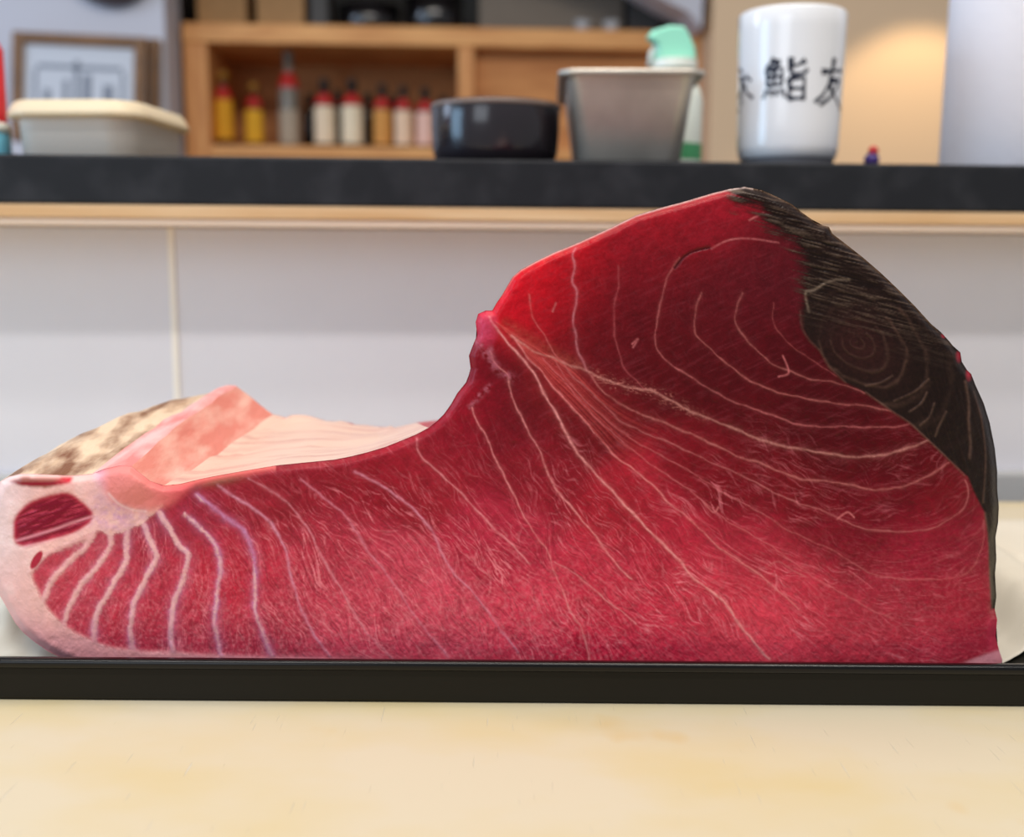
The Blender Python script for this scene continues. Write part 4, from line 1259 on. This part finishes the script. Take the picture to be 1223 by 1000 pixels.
# pale seams where septa meet the bloodline
for pts, wd, st in (([(956, 372), (958, 391), (966, 406), (979, 419), (990, 438), (1010, 457)], 1.2, .35), ([(1034, 469), (1065, 491), (1086, 505), (1109, 526), (1133, 549), (1152, 568)], 1.1, .55), ([(1117, 521), (1122, 508), (1130, 492)], 1.2, .6),
                    ([(1099, 508), (1110, 498), (1116, 482)], 1.1, .5), ([(1086, 492), (1100, 482), (1107, 469)], 1.1, .5), ([(1068, 479), (1092, 468), (1109, 453)], 1.1, .45), ([(1034, 461), (1052, 457), (1066, 449)], 1.1, .45),
                    ([(1153, 456), (1157, 480), (1157, 503), (1159, 530), (1158, 547)], 1.6, .65), ([(1163, 468), (1172, 500), (1177, 540), (1176, 575), (1174, 600)], 1.1, .5), ([(1176, 613), (1180, 641), (1182, 690), (1184, 727)], 1.6, .55)):
    d = splat_dist(catmull(pts, 0.7), 8)
    C = mix(C, lin((130, 98, 84)), np.exp(-(d / (wd * 1.15)) ** 2) * st * 0.62 * SNZ)
    REL += 0.3 * np.exp(-(d / wd) ** 2)
# bits of red flesh showing at the far edge
for x, y, rx, ry in ((1145, 426, 3.4, 7), (1157, 447, 3.6, 8), (1127, 401, 3, 3)):
    C = mix(C, lin((150, 24, 44)), np.clip(1.3 - np.hypot((GX - x) / rx, (GY - y) / ry), 0, 1))
# torn pink rag at the bottom corner
rag = np.clip(sstep(728, 745, GY) * sstep(1176, 1184, GX - (GY - 745) * 0.0), 0, 1)
C = mix(C, lin((214, 60, 88)), rag * 0.8 * (0.6 + 0.6 * n1))
wr = sstep(0, 1, (GY - (792 - (GX - 1140) * 0.35)) / 6) * sstep(1140, 1165, GX)
C = mix(C, lin((240, 160, 174)), np.clip(wr, 0, 1) * 0.9)
# backlit rim painted as a thin pale line along the cut top edge
tl = np.exp(-(DOUT / 1.5) ** 2) * ((GX > 588) & (GX < 900) & (GY < 372))
C = mix(C, lin((236, 206, 196)), np.clip(tl * sstep(588, 640, GX), 0, 1) * 0.9)
tl = np.exp(-(DOUT / 1.4) ** 2) * ((GX > 890) & (GX < 1120) & (GY < 400))
C = mix(C, lin((128, 96, 70)), np.clip(tl, 0, 1) * 0.6)

KF = 1.0
C = np.clip(C * KF, 0.0008, 0.92)

# depth field
DEP_ = 0.478 + 0.010 * (790 - GY) / 560 + 0.002 * (fbm(GX / 120, GY / 120, 161) - 0.5)
DEP_ += np.clip((GX - 1100) / 95, 0, 2) ** 2 * 0.014
DEP_ += np.clip((60 - GX) / 75, 0, 2) ** 2 * 0.012
DEP_ -= 0.0045 * NODE_B
DEP_ += 0.0035 * np.exp(-(DOUT / 5.0) ** 2) * (GY < 800)
DEP_ -= REL * 0.001
DEP_ -= 0.0005 * (n1 - 0.5) + 0.0002 * (n2 - 0.5)

# grid, trimmed and snapped to the outline
cell_in = INS[:-1, :-1].astype(int) + INS[1:, :-1] + INS[:-1, 1:] + INS[1:, 1:]
cells = cell_in >= 1
used = np.zeros(INS.shape, bool)
used[:-1, :-1] |= cells
used[1:, :-1] |= cells
used[:-1, 1:] |= cells
used[1:, 1:] |= cells
mv = used & ~INS
PX, PY = GX.copy(), GY.copy()
mi = np.argwhere(mv)
fine = poly_dense(OUT, 0.25)
for a in range(0, len(mi), 400):
    blk = mi[a:a + 400]
    q = np.stack([GX[blk[:, 0], blk[:, 1]], GY[blk[:, 0], blk[:, 1]]], 1)
    j = ((q[:, None, :] - fine[None]) ** 2).sum(-1).argmin(1)
    PX[blk[:, 0], blk[:, 1]], PY[blk[:, 0], blk[:, 1]] = fine[j, 0], fine[j, 1]
P3 = at_np(PX, PY, DEP_) - TLOC
P3[..., 2] = np.maximum(P3[..., 2], 0.0012)
# smooth normals over the whole face
PN = at_np(GX, GY, DEP_)
du = np.gradient(PN, axis=1)
dv = np.gradient(PN, axis=0)
NRM = np.cross(du, dv)
ln = np.linalg.norm(NRM, axis=2)[..., None]
NRM = NRM / np.maximum(ln, 1e-12)
NRM *= np.where(NRM[..., 1:2] > 0, -1, 1)

# material of the cut face
M_face = bpy.data.materials.new('raw_tuna_flesh')
M_face.use_nodes = True
nt = M_face.node_tree
b = nt.nodes['Principled BSDF']
at_n = nt.nodes.new('ShaderNodeAttribute')
at_n.attribute_name = 'pigment_and_light'
nt.links.new(at_n.outputs['Color'], b.inputs['Base Color'])
b.inputs['Roughness'].default_value = 0.34
b.inputs['Specular IOR Level'].default_value = 0.16
tc = nt.nodes.new('ShaderNodeTexCoord')
nn_ = nt.nodes.new('ShaderNodeTexNoise')
nn_.inputs['Scale'].default_value = 900
nn_.inputs['Detail'].default_value = 3
nt.links.new(tc.outputs['Object'], nn_.inputs['Vector'])
bp = nt.nodes.new('ShaderNodeBump')
bp.inputs['Distance'].default_value = 0.00018
bp.inputs['Strength'].default_value = 0.7
nt.links.new(nn_.outputs['Fac'], bp.inputs['Height'])
nt.links.new(bp.outputs[0], b.inputs['Normal'])

# which part each cell belongs to
ID = np.zeros(GX.shape, int)
PARTS = ['red_flesh']


def part(name, mask):
    PARTS.append(name)
    ID[mask] = len(PARTS) - 1


def between(k1, k2):
    return inpoly(GX, GY, [tuple(p) for p in LINE_PTS[k1][::6]] + [tuple(p) for p in LINE_PTS[k2][::-6]])


for k1, k2 in (('S5', 'S4'), ('S4', 'S3'), ('S3', 'S2'), ('S2', 'S1'), ('S1', 'S0'), ('S0', 'O9'), ('O9', 'O8'), ('O8', 'O7'), ('O7', 'O6'), ('O6', 'O5'), ('O5', 'O4'), ('O4', 'O3'), ('O2', 'O1'), ('O1', 'N1'),
               ('N1', 'N2'), ('N2', 'N3'), ('N3', 'N4'), ('N4', 'M2'), ('M2', 'M1'), ('M1', 'L1b'), ('L1b', 'L3'), ('L3', 'L4'), ('L4', 'L5'), ('L5', 'L6')):
    part('muscle_band', between(k1, k2))
for key in SIN:
    part('sinew', LINE_D[key] < SIN[key][1] * 0.9)
part('fat_rim', FATM)
part('pocket_muscle', OVM)
part('edge_muscle', SLM)
part('fat_lump', NODM & (nf > 0.3))
part('torn_knob', kd < 0.95)
part('dark_muscle', df > 0.5)
FLAP = inpoly(GX, GY, [(1150, 436), (1153, 456), (1157, 480), (1157, 503), (1158, 547), (1159, 575), (1176, 613), (1180, 641), (1182, 690), (1184, 729), (1205, 729), (1205, 430)])
part('skin_flap', FLAP)
part('torn_rag', (rag > 0.5))
LBL = {'dark_muscle': 'blackish brown ringed bloodline', 'fat_rim': 'pale pink belly fat', 'fat_lump': 'smooth glossy pink lump', 'pocket_muscle': 'oval dark red muscle pocket in the fat', 'skin_flap': 'near-black peeling skin edge',
       'torn_knob': 'torn pink tissue at the notch', 'torn_rag': 'ragged pink scrap', 'red_flesh': 'lean deep red flesh', 'edge_muscle': 'thin dark sliver under the skin'}


def face_part(name, sel):
    ci, cj = np.nonzero(sel)
    idx = lambda i, j: i * NXg + j
    q = np.stack([idx(ci, cj), idx(ci + 1, cj), idx(ci + 1, cj + 1), idx(ci, cj + 1)], 1)
    uq, inv = np.unique(q, return_inverse=True)
    inv = inv.reshape(-1, 4)
    me = bpy.data.meshes.new(name)
    me.vertices.add(len(uq))
    me.vertices.foreach_set('co', P3.reshape(-1, 3)[uq].astype(np.float32).ravel())
    me.loops.add(inv.size)
    me.loops.foreach_set('vertex_index', inv.astype(np.int32).ravel())
    me.polygons.add(len(inv))
    me.polygons.foreach_set('loop_start', (np.arange(len(inv)) * 4).astype(np.int32))
    me.update(calc_edges=True)
    ca_ = me.color_attributes.new('pigment_and_light', 'FLOAT_COLOR', 'POINT')
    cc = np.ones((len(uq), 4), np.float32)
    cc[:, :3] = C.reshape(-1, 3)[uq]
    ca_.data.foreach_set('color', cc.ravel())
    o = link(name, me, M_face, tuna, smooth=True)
    me.normals_split_custom_set_from_vertices(NRM.reshape(-1, 3)[uq].tolist())
    if name in LBL:
        o['label'] = LBL[name]
    return o


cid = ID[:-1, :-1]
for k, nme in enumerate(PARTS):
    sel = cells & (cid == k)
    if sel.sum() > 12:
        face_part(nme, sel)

# --- the sides behind the cut face, lofted from the front outline to the far end
BK = 0.63
# (front pixel, back pixel, back depth)
SH = [((-13, 645), (215, 540), .62), ((-5, 588), (222, 500), .625), ((0, 575), (228, 480), .63), ((25, 566), (236, 475), .63), ((59, 567), (245, 470), .63), ((88, 568), (254, 466), .63), ((110, 566), (262, 462), .63), ((125, 560), (269, 459.5), .63),
      ((143, 556), (276, 459), .63), ((157, 557), (283, 460), .63), ((167, 565), (296, 470), .632), ((180, 575), (312, 485), .632), ((196, 580), (326, 496), .63), ((216, 578), (336, 497), .63), ((240, 572), (348, 498), .63), ((300, 561), (378, 499), .63),
      ((360, 553), (402, 503), .63), ((400, 549), (425, 507), .63), ((440, 540), (450, 511), .63), ((480, 526), (472, 511), .63), ((512, 511), (497, 505), .63), ((530, 495), (540, 500), .63), ((546, 470), (575, 480), .63), ((562, 440), (600, 450), .63), ((565, 412), (615, 420), .63),
      ((571, 375), (630, 390), .63), ((588, 371), (640, 375), .63), ((600, 352), (650, 360), .63), ((622, 322), (660, 335), .63), ((640, 312), (675, 325), .63), ((690, 290), (705, 304), .63), ((760, 257), (755, 280), .63), ((820, 240), (800, 262), .63), ((890, 223), (860, 248), .63),
      ((946, 244), (905, 262), .63), ((994, 279), (940, 290), .63), ((1052, 326), (985, 335), .63), ((1112, 387), (1035, 385), .63), ((1147, 421), (1065, 420), .63), ((1165, 460), (1080, 460), .63), ((1188, 535), (1095, 540), .63), ((1191, 585), (1098, 585), .63),
      ((1189, 642), (1095, 630), .63), ((1188, 728), (1092, 690), .63), ((1196, 812), (1095, 742), .63)]
NR = 14
m_sk = mat('silver_gold_scaled_skin', L(230, 200, 170), rough=0.35, col2=L(128, 84, 58), vscale=75, stretch=(1.0, 0.4, 1), ramp=(0.44, 0.66), bump=0.0022, bscale=130)
m_rd = mat('pink_fat_ridge', L(236, 186, 182), rough=0.4, col2=L(220, 130, 126), vscale=90, stretch=(1, 0.4, 1), bump=0.0006, bscale=150)
m_bw = mat('salmon_belly_wall', L(222, 136, 122), rough=0.32, col2=L(236, 184, 168), vscale=85, stretch=(1.2, 0.35, 1), bump=0.0012, bscale=130, ramp=(0.4, 0.66))
m_mb = mat('pale_belly_membrane', L(230, 196, 178), rough=0.3, col2=L(204, 148, 138), vscale=40, stretch=(0.35, 2.4, 1), bump=0.0008, bscale=60, ramp=(0.45, 0.75))
m_fl = mat('side_flesh', L(150, 18, 36), rough=0.35, col2=L(190, 40, 60), vscale=50)
m_ft = mat('pale_fat_rimlight', L(236, 206, 196), rough=0.3, col2=L(220, 170, 160), vscale=80)  # pale fat, with the backlit rim's brightness put into its colour
m_dk = mat('dark_tuna_skin', L(22, 15, 13), rough=0.45, spec=0.12, col2=L(62, 46, 38), vscale=60, bump=0.0006, bscale=120)
SEG = [('scaled_skin', 0, 6, m_sk, 'silvery gold scaled skin'), ('fat_ridge', 6, 9, m_rd, 'pink ridge between skin and belly wall'), ('belly_wall', 9, 12, m_bw, 'salmon pink inner wall of the belly'), ('belly_membrane', 12, 20, m_mb, 'pale peach belly lining'),
       ('notch_flesh', 20, 28, m_fl, 'dark red side of the notch'), ('top_edge', 28, 33, m_ft, 'pale fatty top edge with painted rim light'), ('dark_skin', 33, 44, m_dk, 'blackish back skin')]
# densify along the outline
FI, KEYS = [], []
for i in range(len(SH) - 1):
    for s in range(4):
        f = s / 4
        a, b3 = SH[i], SH[i + 1]
        FI.append((a[0][0] + (b3[0][0] - a[0][0]) * f, a[0][1] + (b3[0][1] - a[0][1]) * f, a[1][0] + (b3[1][0] - a[1][0]) * f, a[1][1] + (b3[1][1] - a[1][1]) * f, a[2] + (b3[2] - a[2]) * f, i + f))
FI.append((*SH[-1][0], *SH[-1][1], SH[-1][2], float(len(SH) - 1)))
FI = np.array(FI)
# snap the front row onto the real outline
jn = ((FI[:, None, :2] - fine[None]) ** 2).sum(-1).argmin(1)
FI[:, :2] = fine[jn]
dfront = samp(DEP_, (FI[:, 0] - gx[0]) / S, (FI[:, 1] - gy[0]) / S)
Fp = at_np(FI[:, 0], FI[:, 1], dfront)
Bp = at_np(FI[:, 2], FI[:, 3], FI[:, 4])
rows = []
key = FI[:, 5]
for r in range(NR + 1):
    s = r / NR
    P = Fp * (1 - s) + Bp * s
    bul = 4 * s * (1 - s)
    # skin bulges outwards, membrane sags a little, wall undulates
    P[:, 2] += bul * (0.006 * np.exp(-((key - 3) / 2.5) ** 2) - 0.002 * np.exp(-((key - 15) / 3.0) ** 2) + 0.002 * np.exp(-((key - 8.5) / 1.5) ** 2))
    P[:, 0] -= bul * 0.004 * np.exp(-((key - 1) / 2.0) ** 2)
    wv = fbm(key * 0.9 + 3, np.full_like(key, s * 9.0), 171, 3) - 0.5
    P[:, 2] += 0.004 * wv * min(1, s * 5) * ((key < 19)) * (s < 1.01)
    if 0 < s:
        P[:, 2] += 0.0004 * min(1.0, s * NR / 2) * ((key > 29) & (key < 34))
    P[:, 2] = np.maximum(P[:, 2], 0.0072)
    rows.append(P - TLOC)
rows = np.array(rows)
for nme, a, b3, m, lb in SEG:
    i0, i1 = a * 4, b3 * 4
    seg = rows[:, i0:i1 + 1]
    nr, ncol = seg.shape[:2]
    me = bpy.data.meshes.new(nme)
    ii = np.arange(nr * ncol).reshape(nr, ncol)
    ff = np.stack([ii[:-1, :-1], ii[:-1, 1:], ii[1:, 1:], ii[1:, :-1]], -1).reshape(-1, 4)
    me.from_pydata(seg.reshape(-1, 3).tolist(), [], ff.tolist())
    o = link(nme, me, m, tuna, smooth=True)
    o['label'] = lb
# far end and underside
bm = bmesh.new()
last = [bm.verts.new(p) for p in rows[-1][::2]]
base = [bm.verts.new((p[0], p[1], -0.001)) for p in rows[-1][::2]]
for i in range(len(last) - 1):
    bm.faces.new((last[i], last[i + 1], base[i + 1], base[i]))
obj('far_cut_end', bm, m_fl, tuna)
